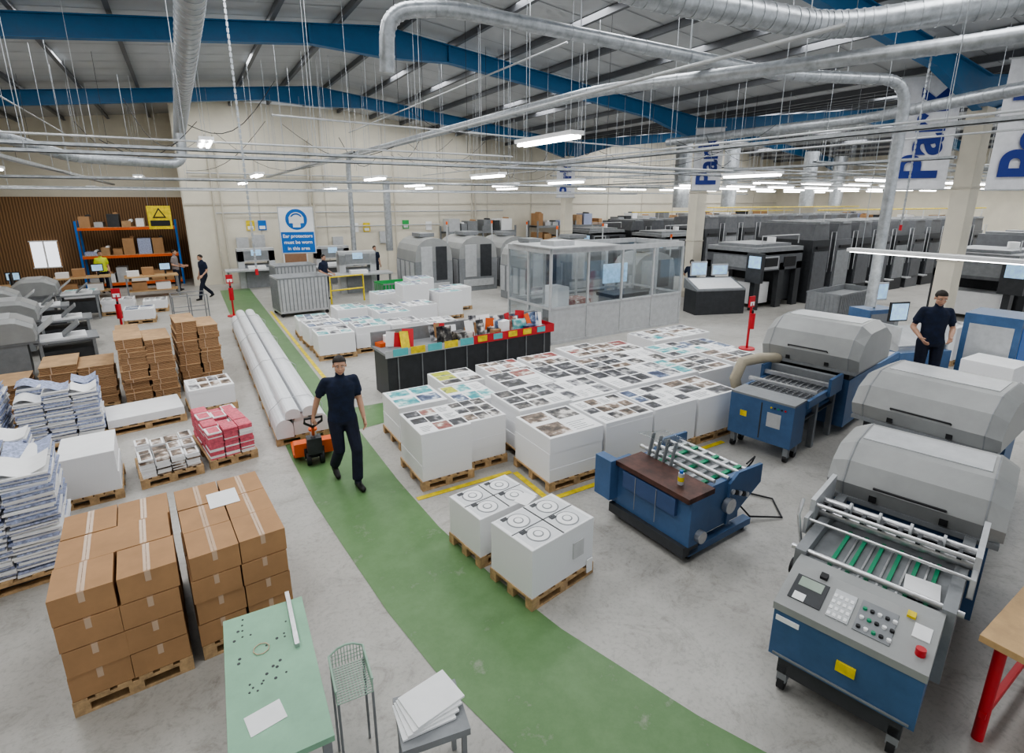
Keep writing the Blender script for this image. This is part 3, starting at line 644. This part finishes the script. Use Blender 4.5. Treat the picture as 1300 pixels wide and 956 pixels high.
def press(x,y,n,name,dl=True,h=2.7,step=1.75):
    b=MB()
    if dl:
        for xx in (0,1.3,2.3):
            for yy in (0,1.9): b.box(xx,xx+.3,yy,yy+.18,0,1.6,DARK)
        b.box(0,2.6,0,2.1,1.35,2.0,PGREY); b.box(0,2.6,0,2.1,1.9,2.15,MGREY); b.box(.3,2.3,.3,1.9,2.15,2.25,MGREY)
        b.box(-.02,0,.3,1.8,1.45,1.85,MGREY); b.box(.35,1.2,-.02,0,1.4,1.85,LGREY); b.box(.4,1.1,-.05,-.02,1.5,1.8,BLACK)
        b.box(.35,1.25,.3,1.8,.15,.9,WHITE); b.box(-.15,.0,-.3,.3,1.0,2.0,DARK); b.box(-.17,-.15,-.25,.2,1.5,1.9,LCD)
        b.box(1.4,2.6,.2,1.9,.2,1.4,DARK); b.box(1.5,2.2,-.02,0,1.45,1.8,BLACK)
        b.tube([(.3,.1,2.25),(.3,.1,2.55),(2.4,.1,2.55),(2.4,.1,2.25)],.02,LGREY)
        b.cyl((1.7,.7,2.25),(1.7,.7,2.45),.15,WHITE)
    xx=3.0
    for k in range(n):
        b.box(xx,xx+1.1,-.1,2.2,0,h*.8,PGREY if k%2 else DARK); b.prism([(xx,h*.8),(xx+.12,h),(xx+.98,h),(xx+1.1,h*.8)],-.05,2.15,PGREY,'y')
        b.box(xx+.1,xx+1.0,-.14,-.1,.5,1.9,MGREY if k%3==1 else PGREY); b.box(xx+.2,xx+.9,-.17,-.13,2.0,2.1,BLACK); b.box(xx+.25,xx+.85,-.12,2.0,h,h+.08,MGREY)
        b.box(xx-.01,xx,.1,2.0,.4,h*.75,DARK); b.box(xx-.02,xx-.01,.3,1.8,1.6,h*.72,PGREY); b.box(xx-.03,xx-.02,.35,1.75,h*.66,h*.70,LGREY)
        b.box(xx+1.1,xx+step,.1,2.0,0,1.1,DARK); b.box(xx+1.1,xx+step,-.3,.1,.45,.5,LGREY)
        b.tube([(xx+1.15,-.1,1.1),(xx+1.15,-.1,h-.3),(xx+step-.05,-.1,h-.3),(xx+step-.05,-.1,1.1)],.015,LGREY,n=5)
        xx+=step
    b.tube([(3,-.1,h+.5),(xx-.6,-.1,h+.5)],.025,YEL,5)
    for k in range(n): b.cyl((3.5+k*step,-.1,h),(3.5+k*step,-.1,h+.5),.018,LGREY,n=5)
    b.obj(name,(x,y,0),0)
press(16.6,11.5,10,'offset_printing_press',True,2.9,1.5)
press(20,19.2,10,'offset_printing_press',True,2.9,1.5); press(19,23.6,10,'offset_printing_press',True,2.6,1.6)
press(21.0,6.0,8,'offset_printing_press',True,2.6)
def bin_(x,y,w,d,h,rz,m=LGREY,name='wire_bin_trolley'):
    b=MB(); t=.02
    for (a,c,e,f) in ((0,w,0,t),(0,w,d-t,d),(0,t,0,d),(w-t,w,0,d)): b.box(a,c,e,f,.15,h,m)
    b.box(0,w,0,d,.13,.16,m); b.box(-.02,w+.02,-.02,0.0,h-.05,h,MGREY); b.box(-.02,w+.02,d,d+.02,h-.05,h,MGREY)
    for k in range(int(w/.12)): b.box(.06+k*.12,.09+k*.12,-.015,0,.2,h-.05,MGREY)
    for k in range(int(d/.12)): b.box(-.015,0,.06+k*.12,.09+k*.12,.2,h-.05,MGREY)
    for x_ in (.08,w-.08):
        for y_ in (.08,d-.08): b.cyl((x_,y_-.02,.06),(x_,y_+.02,.06),.06,BLACK,n=10)
    b.box(t,w-t,t,d-t,h*.8,h*.82,MGREY)
    b.obj(name,(x,y,0),rz)
bin_(2.3,18.6,1.6,1.1,1.3,5); bin_(2.5,20.4,1.4,1.0,1.5,5); bin_(16.8,8.7,2.6,1.0,.95,5,MGREY,'waste_bin_trolley')
def enclosure(x,y,w,d,h,rz=0,m=GREY):
    b=MB(); b.box(0,w,0,d,0,h*.6,MGREY)
    pr=[(0,h*.6)]+[(w/2-w/2*math.cos(math.pi*k/10),h*.6+h*.4*math.sin(math.pi*k/10)**.7) for k in range(11)]
    b.prism(pr,0,d,m,'y'); b.box(w*.15,w*.45,-.02,0,.6,h*.85,LGREY); b.box(w*.55,w*.85,-.02,0,.6,h*.85,DARK); b.box(w*.1,w*.9,-.03,-.01,.2,.5,LGREY)
    for k in range(4): b.box(-.02,0,.15+k*d/4,.05+(k+1)*d/4-.05,.3,h*.58,LGREY)
    b.box(w*.3,w*.7,d*.3,d*.7,h,h+.15,MGREY); b.cyl((w*.9,.1,h*.9),(w*.9,.1,h+.5),.03,LGREY); b.cyl((w*.9,.1,h+.5),(w*.9,.1,h+.62),.04,ORANGE)
    b.obj('machine_enclosure',(x,y,0),rz,bevel=.01)
enclosure(7.6,20.2,1.6,2.2,2.3); enclosure(9.6,20.4,1.8,2.2,2.3); enclosure(11.8,20.8,1.6,2,2.2); enclosure(10.5,16.5,1.5,2,2.2); enclosure(13,17.6,2.2,2,2.2); enclosure(13.7,14.3,2.0,1.2,1.9)
for x,y in ((14.3,12.0),(13.6,20.8)):
    b=MB(); b.box(0,1.8,0,.8,0,.8,DARK); b.prism([(0,.85),(.9,1.15),(.9,.8),(0,.8)],0,1.8,MGREY,'x')
    b.add([(.1,.05,.88),(1.7,.05,.88),(1.7,.8,1.13),(.1,.8,1.13)],[(0,1,2,3)],WHITE); b.box(.2,.8,.85,.9,1.2,1.7,LGREY); b.box(.23,.77,.84,.85,1.25,1.65,LCD)
    b.box(1.0,1.6,.85,.9,1.2,1.6,LGREY); b.box(1.03,1.57,.84,.85,1.25,1.55,LCD)
    b.obj('press_control_desk',(x,y,0),-20)
def guillotine(x,y,rz):
    b=MB(); b.box(0,2.6,0,.9,.78,.85,LGREY); b.box(.8,1.8,.5,1.6,0,.78,MGREY); b.box(.6,2.0,.7,1.3,.85,1.0,MGREY); b.box(.55,.8,.6,1.4,0,1.6,LGREY); b.box(1.8,2.05,.6,1.4,0,1.6,LGREY)
    b.box(.55,2.05,.6,1.2,1.15,1.7,LGREY); b.box(.8,1.8,.59,.6,1.2,1.6,MGREY); b.box(1.1,1.5,.56,.6,1.4,1.65,LCD); b.box(.9,1.6,.1,.5,.85,.98,WHITE)
    for xx in (.1,2.5): b.box(xx-.04,xx+.04,.1,.2,0,.78,MGREY)
    b.obj('paper_guillotine',(x,y,0),rz,bevel=.01)
guillotine(4.6,22.0,-5); guillotine(4.4,25.2,0); guillotine(1.2,25.6,0)
bin_(5.9,19.0,1.3,.9,.8,5,GREENPL,'green_plastic_crate')
b=MB(); b.tube([(0,0,0),(0,0,1),(1.3,0,1),(1.3,0,0)],.035,YEL); b.cyl((0,0,.5),(1.3,0,.5),.03,YEL); b.obj('yellow_barrier',(4.3,20.3,0),10)
for x,y in ((12.1,8.4),(-1.9,18.2),(1.0,19.8),(15.8,5.8)):
    b=MB(); b.cyl((0,0,0),(0,0,.03),.2,RED); b.cyl((0,0,0),(0,0,1.2),.03,RED); b.cyl((0,-.06,.55),(0,-.06,.95),.07,RED); b.cyl((0,-.06,.95),(0,-.06,1.03),.025,BLACK); b.box(-.1,.1,-.02,.02,1.1,1.38,RED); b.box(-.08,.08,-.025,-.02,1.14,1.24,WHITE); b.obj('fire_extinguisher_stand',(x,y,0))
for x,y,r in ((-4.6,17.2,8),(-5.4,19.6,8),(-4.2,14.6,10),(-6.9,16.6,8),(-4.9,21.8,5)):
    b=MB(); b.box(0,1.0,-.5,.5,.15,.85,MGREY); hood(b,.1,-.55,1.1,1.1,.9,.5); b.box(1.1,2.2,-.45,.45,.78,.82,MGREY); b.box(1.2,2.0,-.35,.35,.82,.86,WHITE)
    for xx in (1.2,2.1):
        for yy in (-.4,.4): b.box(xx-.03,xx+.03,yy-.03,yy+.03,0,.78,MGREY)
    b.cbox((1.3,0,1.1),(.5,.7,.03),LGREY,(0,-.7,0)); b.cbox((1.75,0,1.0),(.4,.6,.03),MGREY,(0,-.7,0)); b.box(0,.05,.55,.95,1.15,1.5,BLACK); b.box(-.01,0,.58,.92,1.18,1.47,LCD); b.cyl((.02,.75,.2),(.02,.75,1.2),.03,MGREY)
    b.cyl((.3,-.65,.5),(.3,-.5,.5),.12,BLACK); b.box(1.15,2.1,-.4,.4,.2,.6,DARK)
    b.obj('paper_folder',(x,y,0),r,bevel=.006)
for x,y in ((-6.8,24.5),(-4.6,26.2),(-2.3,25.4)):
    b=MB(); b.box(0,1.8,0,.8,.80,.85,TABLEW)
    for xx in (.05,1.75):
        for yy in (.05,.75): b.box(xx-.03,xx+.03,yy-.03,yy+.03,0,.8,MGREY)
    b.box(.05,1.75,.05,.75,.25,.28,TABLEW); b.box(.2,.7,.2,.6,.28,.6,CARD); b.box(1.0,1.5,.2,.6,.28,.55,WHITE)
    b.box(.1,.5,.2,.6,.85,1.05,WHITE); b.box(.6,1.0,.3,.7,.85,1.15,CARD); b.box(1.2,1.6,.5,.54,1.0,1.3,BLACK); b.box(1.23,1.57,.49,.5,1.03,1.27,LCD); b.box(1.37,1.43,.5,.54,.85,1.0,BLACK)
    b.obj('work_bench',(x,y,0),5)
b=MB()
for x in (0,.4,.8):
    for y in (0,.7): b.cyl((x,y,.15),(x,y,1.3 if x!=.4 else 1.25),.015,MGREY,n=6)
for z in (.5,.9,1.3):
    for y in (0,.7): b.cyl((0,y,z),(.8,y,z),.012,MGREY,n=6)
    b.cyl((0,0,z),(0,.7,z),.012,MGREY,n=6)
b.box(0,.8,0,.7,.13,.17,WOOD); b.box(.1,.7,.1,.6,.17,.5,CARD)
for x in (.05,.75):
    for y in (.05,.65): b.cyl((x,y-.02,.07),(x,y+.02,.07),.07,BLACK,n=10)
b.obj('cage_trolley',(-.55,16.3,0),5)
def rack(x,y,L,h,lv,d=1.0,rz=0,up=SBLUE,beam=ORANGE):
    b=MB(); nb=max(1,round(L/2.6)); bl=L/nb
    for i in range(nb+1):
        for yy in (0,d): b.box(i*bl-.04,i*bl+.04,yy-.04,yy+.04,0,h,up)
    for k in range(lv):
        z=.1+(h-.5)*k/(lv-1) if lv>1 else 1
        for yy in (0,d): b.box(0,L,yy-.025,yy+.025,z,z+.11,beam)
        b.box(0,L,0,d,z+.11,z+.13,WOOD if beam==ORANGE else MGREY)
        for i in range(nb):
            xx=i*bl+.12
            while xx<(i+1)*bl-.5:
                w=R.uniform(.25,.7); hh=R.uniform(.15,min(.7,(h-.5)/max(1,lv-1)-.25))
                b.box(xx,min(xx+w,(i+1)*bl-.1),.1,d-.1,z+.13,z+.13+hh,R.choice([CARD,WHITE,CARD,DARK,LGREY,CARDT,PBLUE,MGREY])); xx+=w+R.uniform(.03,.2)
                if R.random()<.4: b.cyl((xx-.2,.3,z+.13+hh),(xx-.2,.8,z+.13+hh),.08,R.choice([WHITE,DARK,CARD]),n=8)
    b.obj('pallet_racking',(x,y,0),rz)
rack(-4.0,29.2,3.6,2.9,3); rack(17.6,26.6,22,2.6,3,1.0,0,MGREY,MGREY); rack(12,26.8,4.2,2.4,3,1.0,0,MGREY,MGREY)
rack(41.6,15,10,2.6,3,1.0,90,MGREY,MGREY)
for i,(x,w,h,z) in enumerate(((3.9,1.0,2.1,0),(12.5,1.2,2.1,0))):
    b=MB(); b.box(0,w,0,.05,0,h,mat('door_wood',(.35,.2,.12),.5)); b.box(-.06,0,-.02,.05,0,h+.06,WHITE); b.box(w,w+.06,-.02,.05,0,h+.06,WHITE); b.box(0,w,-.02,.05,h,h+.06,WHITE); b.obj('door_%d'%(i+1),(x,YB-.09,0))
b=MB(); b.box(0,.9,0,.05,.9,2.0,mat('window_bright',(.9,.93,1),.4,0,0,emit=1.2)); b.box(-.05,.95,-.02,.0,.85,.9,WHITE); b.box(-.05,.95,-.02,0,2.0,2.05,WHITE); b.box(.42,.48,-.02,0,.9,2.0,WHITE); b.obj('window_1',(-5.9,30.88,0))
b=MB()
for x in (1.2,1.5,5.3,5.45,9.5,14,14.2): b.cyl((x,YB-.12,0),(x,YB-.12,6.5),.04,CREAM2,n=8)
for z,x0,x1 in ((3.2,1.2,16),(2.5,5.3,12),(4.9,.3,16)): b.cyl((x0,YB-.12,z),(x1,YB-.12,z),.03,LGREY,n=6)
for x,z in ((1.9,1.5),(2.6,1.6),(6.2,1.4),(8.6,1.6),(10.4,1.5)): b.box(x,x+.5,YB-.2,YB-.04,z,z+.6,LGREY)
b.obj('wall_conduit_and_switchgear')
b=MB()
for x,z,m in ((2.4,2.4,YEL),(2.9,2.4,SBLUE),(7.2,2.2,WHITE),(7.8,2.2,YEL),(9.9,2.3,GREENPL),(11.2,2.2,WHITE)): b.box(x,x+.35,YB-.06,YB-.04,z,z+.45,m); b.box(x+.05,x+.3,YB-.065,YB-.06,z+.05,z+.2,WHITE)
b.obj('wall_notices')
def sign(x,y,z,w,h,rz,bg,fr=None,name='notice_sign'):
    e=empty(name,(x,y,z),rz); b=MB(); b.box(-w/2,w/2,0,.03,-h/2,h/2,bg)
    if fr: b.box(-w/2-.03,w/2+.03,.005,.025,-h/2-.03,h/2+.03,fr)
    b.obj('panel',parent=e); return e
e=sign(3.75,22.8,2.6,1.25,1.75,-14,WHITE,LGREY,'ear_protection_sign')
b=MB(); b.box(-.61,.61,-.006,0,-.86,-.06,SBLUE); b.cyl((0,-.006,.42),(0,0,.42),.40,SBLUE,n=32)
b.cyl((0,-.012,.40),(0,-.006,.40),.20,WHITE,n=20); b.box(-.27,-.16,-.016,-.006,.28,.52,WHITE); b.box(.16,.27,-.016,-.006,.28,.52,WHITE)
b.tube([(.24*math.cos(a),-.012,.46+.22*math.sin(a)) for a in [math.pi*k/10 for k in range(11)]],.02,WHITE); b.box(-.14,.14,-.012,-.006,.12,.24,WHITE)
b.obj('pictogram',parent=e)
for k,t in enumerate(['Ear protectors','must be worn','in this area']): text(t,.185,WHITE,(0,-.012,-.22-k*.24),(math.pi/2,0,0),e,bold=.004)
b=MB()
for x in (-.5,.5): b.cyl((x,.015,.88),(x,.015,4.9),.006,GALV,n=4)
b.obj('hangers',parent=e)
e=sign(-.9,27.5,3.05,.85,.95,-5,YEL,None,'warning_sign'); b=MB(); b.prism([(-.25,-.02),(.25,-.02),(0,.4)],-.01,0,BLACK,'y'); b.prism([(-.17,.03),(.17,.03),(0,.31)],-.014,-.01,YEL,'y'); b.box(-.35,.35,-.01,0,-.35,-.12,BLACK)
for x in (-.35,.35): b.cyl((x,.015,.47),(x,.015,4.9),.006,GALV,n=4)
b.obj('symbol',parent=e)
def banner(x,y,z,w,h,rz):
    e=empty('hanging_banner',(x,y,z),rz); b=MB()
    vs=[];N=8
    for i in range(N+1):
        u=i/N; yy=.02*math.sin(u*6); vs+=[(-w/2+w*u,yy,-h/2),(-w/2+w*u,yy,h/2)]
    b.add(vs,[(2*i,2*i+2,2*i+3,2*i+1) for i in range(N)],BANNER,True); b.cyl((-w/2-.05,0,h/2),(w/2+.05,0,h/2),.02,LGREY); b.cyl((-w/2-.05,0,-h/2),(w/2+.05,0,-h/2),.02,LGREY)
    for xx in (-w/2,w/2): b.cyl((xx,0,h/2),(xx,0,h/2+.8),.006,GALV,n=4)
    b.obj('fabric',parent=e)
    text('Park',h*.44,NAVY,(.02,-.04,-.05),(math.pi/2,-math.pi/2,0),e,ext=.004,bold=h*.012)
banner(16.2,7.0,5.35,1.25,2.7,-58); banner(15.9,4.8,5.3,1.25,2.7,-58); banner(16.9,14.2,5.2,1.0,2.2,-50); banner(16.6,22.6,4.8,.9,1.8,-40)
b=MB(); b.box(-.45,.6,-.22,.3,.60,.655,MGREY)
for x in (-.4,.55):
    for y in (-.18,.26): b.box(x-.02,x+.02,y-.02,y+.02,0,.6,MGREY)
b.obj('operator_platform',(9.8,3.66,0),8)
b=MB(); b.box(0,.9,0,.6,0,1.1,BLUE); b.box(.05,.85,-.01,0,.1,1.0,MGREY); b.box(.1,.7,.2,.25,1.3,1.75,LGREY); b.box(.13,.67,.19,.2,1.34,1.71,LCD); b.cyl((.4,.25,1.1),(.4,.25,1.4),.03,MGREY); b.obj('machine_control_cabinet',(14.2,6.6,0),-15)
b=MB(); b.box(0,1.0,0,.9,0,1.5,BLUE); b.box(-.01,0,.1,.8,.2,1.3,LGREY); b.box(.1,.9,-.01,0,.2,1.3,SBLUE); b.obj('machine_control_cabinet',(13.6,3.6,0),5)
b=MB(); b.box(0,1.2,0,.7,0,.8,BLUE); b.cbox((.6,.35,1.05),(1.2,.6,.04),LGREY,(.5,0,0)); b.box(0,.03,.1,.6,.8,1.3,LGREY); b.box(1.17,1.2,.1,.6,.8,1.3,LGREY); b.box(.2,.65,.6,.64,1.3,1.7,BLACK); b.box(.23,.62,.59,.6,1.33,1.67,LCD); b.box(.38,.46,.61,.64,.8,1.3,MGREY); b.obj('sheet_inspection_desk',(11.8,4.8,0),-20)
S(12.6,3.3,.8,.8,.75,name='pallet_of_paper',style='plain'); S(14.8,5.0,.9,.8,.9,pics=[PICS[6]])
# ------------------------------------------------------------------ people
def remesh(mb,voxel,smooth=4):
    o=mb.obj('tmp'); md=o.modifiers.new('r','REMESH'); md.mode='VOXEL'; md.voxel_size=voxel; md.use_smooth_shade=True
    s=o.modifiers.new('s','SMOOTH'); s.iterations=smooth; s.factor=.5
    dg=bpy.context.evaluated_depsgraph_get(); me=bpy.data.meshes.new_from_object(o.evaluated_get(dg),depsgraph=dg)
    bpy.data.objects.remove(o); me.materials.clear(); return me
def capsule(b,p,q,r0,r1):
    p=Vector(p);q=Vector(q); b.tube([p,q],[r0,r1],SKIN,10); b.sph(p,(r0,)*3,SKIN,10,7); b.sph(q,(r1,)*3,SKIN,10,7)
def seg_d(p,a,c):
    t=max(0,min(1,(p-a).dot(c-a)/(c-a).length_squared)); return (p-(a+(c-a)*t)).length
def hand(e,w,d,side,vox,curl=.5,palmn=None):
    w=Vector(w); d=Vector(d).normalized()
    acr=Vector(palmn) if palmn else Vector((0,-1,0)); acr=(acr-d*acr.dot(d)).normalized(); nrm=d.cross(acr)*side
    b=MB()
    for k in range(4):
        a=w+acr*(.02-.012*k)*.9; c=w+d*.088+acr*(.032-.021*k); capsule(b,a,c,.017,.0135)
        L=[.07,.078,.072,.056][k]; q1=c+(d*math.cos(curl*.6)+nrm*math.sin(curl*.6))*L*.5; q2=q1+(d*math.cos(curl*1.6)+nrm*math.sin(curl*1.6))*L*.45
        capsule(b,c,q1,.0095,.0088); capsule(b,q1,q2,.0088,.0075)
    t0=w+d*.025+acr*.02; t1=t0+(acr*.8+d*.7+nrm*.3).normalized()*.045; t2=t1+(acr*.25+d+nrm*.4).normalized()*.032
    capsule(b,t0,t1,.013,.0105); capsule(b,t1,t2,.0105,.008)
    me=remesh(b,vox,2); me.materials.append(SKIN); o=bpy.data.objects.new('hand',me); sc.collection.objects.link(o); o.parent=e
def human(loc,rz,J,shirt=SHIRT,trous=TROUS,fine=True,hair=HAIR,name='worker',headyaw=0,headpitch=0,s=1.0,curl=(.5,.5)):
    D=dict(pel=(0,0,.95),chest=(0,0,1.30),neck=(0,0,1.48),head=(0,-.025,1.625),
      shl=(.168,0,1.41),ell=(.225,.03,1.12),wrl=(.235,-.06,.88),shr=(-.168,0,1.41),elr=(-.225,.03,1.12),wrr=(-.235,-.06,.88),
      hl=(.095,0,.92),kl=(.10,-.02,.5),al=(.10,.02,.085),hr=(-.095,0,.92),kr=(-.10,-.02,.5),ar=(-.10,.02,.085))
    D.update(J); D={k:Vector(v) for k,v in D.items()}
    e=empty(name,loc,rz); e.scale=(s,s,s)
    b=MB(); vox=.012 if fine else .022
    P,C,N=D['pel'],D['chest'],D['neck']
    rings=[(P+Vector((0,0,-.10)),.14,.115),(P+Vector((0,0,-.02)),.170,.125),(P+Vector((0,0,.03)),.172,.126),(P.lerp(C,.3),.158,.120),(P.lerp(C,.6),.162,.12),(C,.178,.122),(C.lerp(N,.4),.185,.108),(C.lerp(N,.68),.145,.085),(C.lerp(N,.88),.085,.068),(N,.056,.058)]
    n=20; vs=[];fs=[]
    sa=(D['shl']-D['shr']); sa.z=0; sa.normalize(); fa=Vector((-sa.y,sa.x,0))
    for c,rx,ry in rings:
        for k in range(n):
            a=2*math.pi*k/n; vs.append(tuple(c+sa*rx*math.cos(a)+fa*ry*math.sin(a)))
    for i in range(len(rings)-1):
        for k in range(n): fs.append((i*n+k,i*n+(k+1)%n,(i+1)*n+(k+1)%n,(i+1)*n+k))
    fs+=[tuple(range(n)),tuple(range((len(rings)-1)*n,len(rings)*n))]
    b.add(vs,fs,SKIN)
    capsule(b,N+Vector((0,0,-.02)),D['head']+Vector((0,.012,-.04)),.057,.054)
    for sd in 'lr':
        sh,el,wr=D['sh'+sd],D['el'+sd],D['wr'+sd]; slv=sh.lerp(el,.66)
        capsule(b,C.lerp(N,.6),sh,.062,.056); b.tube([sh,sh.lerp(el,.2),slv],[.056,.062,.064],SKIN,12); b.sph(sh,(.057,.057,.057),SKIN,12,8); capsule(b,sh.lerp(el,.5),el,.045,.040); capsule(b,el,el.lerp(wr,.35),.040,.040); capsule(b,el.lerp(wr,.35),wr,.040,.027)
        h,k,a=D['h'+sd],D['k'+sd],D['a'+sd]
        capsule(b,h,k,.096,.074); capsule(b,k,k.lerp(a,.4),.072,.070); b.tube([k.lerp(a,.4),k.lerp(a,.93)],[.070,.068],SKIN,12)
        ft=D.get('t'+sd,a+Vector((.01 if sd=='l' else -.01,-.17,-.045)))
        hp=a+Vector((0,.03,-.045)); capsule(b,hp,ft,.04,.034); capsule(b,a,hp.lerp(ft,.4),.045,.038); capsule(b,hp.lerp(ft,.5),ft,.043,.036)
    me=remesh(b,vox,4)
    for m in (SKIN,shirt,trous,SHOE): me.materials.append(m)
    Z=Vector((0,0,1))
    segs=[(0,D['head'],N+Z*.01,.055),(1,N-Z*.035,C,.11),(1,C,P+Z*.02,.15),(2,P-Z*.12,P-Z*.15,.15)]
    for sd in 'lr':
        sh,el,wr=D['sh'+sd],D['el'+sd],D['wr'+sd]; slv=sh.lerp(el,.66)
        segs+=[(1,sh,slv,.06),(1,C.lerp(N,.6),sh,.06),(0,sh.lerp(el,.74),el,.042),(0,el,wr,.038)]
        h,k,a=D['h'+sd],D['k'+sd],D['a'+sd]; segs+=[(2,h-Z*.06,k,.085),(2,k,a+Z*.04,.07),(3,a+Vector((0,.03,-.05)),D.get('t'+sd,a+Vector((0,-.17,-.045))),.045)]
    for p in me.polygons:
        c=p.center; p.material_index=min(segs,key=lambda s_:seg_d(c,s_[1],s_[2])-s_[3])[0]
    o=bpy.data.objects.new('body',me); sc.collection.objects.link(o); o.parent=e
    for sd,side,cu in (('l',1,curl[0]),('r',-1,curl[1])):
        hand(e,D['wr'+sd],D['wr'+sd]-D['el'+sd],side,.0045 if fine else .008,cu)
    hb=MB()
    hb.sph((0,.012,.03),(.077,.094,.086),SKIN,20,14); hb.sph((0,-.020,-.038),(.063,.064,.068),SKIN,16,12); hb.sph((0,-.048,-.088),(.030,.024,.020),SKIN,10,8)
    hb.sph((0,-.096,-.022),(.014,.016,.012),SKIN,10,8); capsule(hb,(0,-.078,.018),(0,-.094,-.018),.009,.012)
    for sx in (-1,1): hb.sph((sx*.077,.012,-.008),(.009,.018,.028),SKIN,10,8); hb.sph((sx*.03,-.070,.030),(.028,.013,.009),SKIN,10,8); hb.sph((sx*.036,-.060,-.026),(.022,.016,.018),SKIN,10,8)
    hb.sph((0,-.078,-.060),(.024,.012,.006),SKIN,10,8); hb.sph((0,-.076,-.069),(.02,.012,.006),SKIN,10,8)
    hm=remesh(hb,.0045 if fine else .01,4); hm.materials.append(SKIN); hm.materials.append(hair); hm.materials.append(LIP)
    for p in hm.polygons:
        x,y,z=p.center
        if (z>.07 and y>-.09) or (y>.035 and z>-.05 and abs(x)<.078) or (abs(x)>.06 and z>.02 and y>-.035): p.material_index=1
        elif y<-.082 and -.072<z<-.056 and abs(x)<.024: p.material_index=2
    ho=bpy.data.objects.new('head',hm); sc.collection.objects.link(ho); ho.parent=e
    M=Matrix.Translation(D['head'])@Euler((math.radians(headpitch),0,math.radians(headyaw))).to_matrix().to_4x4()
    ho.matrix_local=M
    fb=MB()
    for sx in (-1,1):
        fb.sph((sx*.030,-.0765,.010),(.012,.006,.005),EYEW,10,8); fb.sph((sx*.030,-.0815,.010),(.005,.003,.0045),HAIR,8,6); fb.tube([(sx*.014,-.084,.028),(sx*.03,-.085,.032),(sx*.048,-.074,.027)],.0035,hair,6)
    nH=24; nr=8; vs=[];fs=[]
    for i in range(nr+1):
        for k in range(nH):
            ph=2*math.pi*k/nH; back=.5+.5*math.sin(ph)
            th=math.pi*(.37+.31*back**1.2)*i/nr; wob=1+.02*math.sin(ph*7+i); q=1.0 if i<nr else .97
            vs.append((.082*q*wob*math.sin(th)*math.cos(ph),.014+.099*q*wob*math.sin(th)*math.sin(ph),.032+.092*wob*math.cos(th)))
    for i in range(nr):
        for k in range(nH): fs.append((i*nH+k,i*nH+(k+1)%nH,(i+1)*nH+(k+1)%nH,(i+1)*nH+k))
    fb.add(vs,fs,hair,True)
    fo=fb.obj('face_and_hair',parent=e); fo.matrix_local=M
    return e
human((1.45,6.80,0),4,dict(pel=(0,.02,.93),chest=(0,-.02,1.29),neck=(0,-.03,1.47),head=(0,-.06,1.615),
  shr=(-.168,.03,1.41),elr=(-.25,.16,1.15),wrr=(-.30,.20,.94),shl=(.168,-.04,1.41),ell=(.225,-.02,1.13),wrl=(.225,-.15,.90),
  hl=(.09,0,.90),kl=(.10,-.17,.50),al=(.07,-.20,.085),hr=(-.09,.02,.90),kr=(-.08,-.03,.49),ar=(-.08,.26,.16),tr=(-.08,.13,.04)),headyaw=-14,headpitch=6,name='man_walking',s=1.04,curl=(.6,1.2))
human((9.8,3.62,.66),-50,dict(ell=(.26,.02,1.13),wrl=(.17,-.20,1.02),elr=(-.26,.03,1.13),wrr=(-.20,-.22,1.0),neck=(0,-.03,1.48),head=(0,-.07,1.615)),headpitch=18,name='machine_operator')
human((15.6,13.35,0),140,dict(chest=(0,-.18,1.25),neck=(0,-.28,1.40),head=(0,-.35,1.52),shl=(.168,-.24,1.35),shr=(-.168,-.24,1.35),ell=(.24,-.32,1.10),wrl=(.2,-.52,1.05),elr=(-.24,-.32,1.10),wrr=(-.2,-.52,1.05)),fine=False,name='press_operator')
human((.35,24.0,0),-60,dict(kl=(.1,-.2,.52),al=(.1,-.3,.085),kr=(-.1,-.02,.5),ar=(-.1,.32,.16),tr=(-.1,.2,.05),wrl=(.25,-.2,.95),head=(0,-.06,1.61)),fine=False,name='man_walking')
human((-.6,26.9,0),70,dict(wrl=(.2,-.3,1.05),wrr=(-.2,-.3,1.05)),fine=False,shirt=mat('shirt_grey',(.25,.22,.22),.8),name='warehouse_worker')
human((-3.2,27.8,0),20,dict(),fine=False,shirt=HIVIS,name='warehouse_worker')
human((4.35,21.45,0),40,dict(wrl=(.15,-.3,1.0),wrr=(-.15,-.3,1.0)),fine=False,name='bindery_worker')
human((-5.0,15.9,0),100,dict(wrl=(.2,-.3,1.0)),fine=False,name='folder_operator')
human((7.3,24.6,0),10,dict(),fine=False,name='bindery_worker')
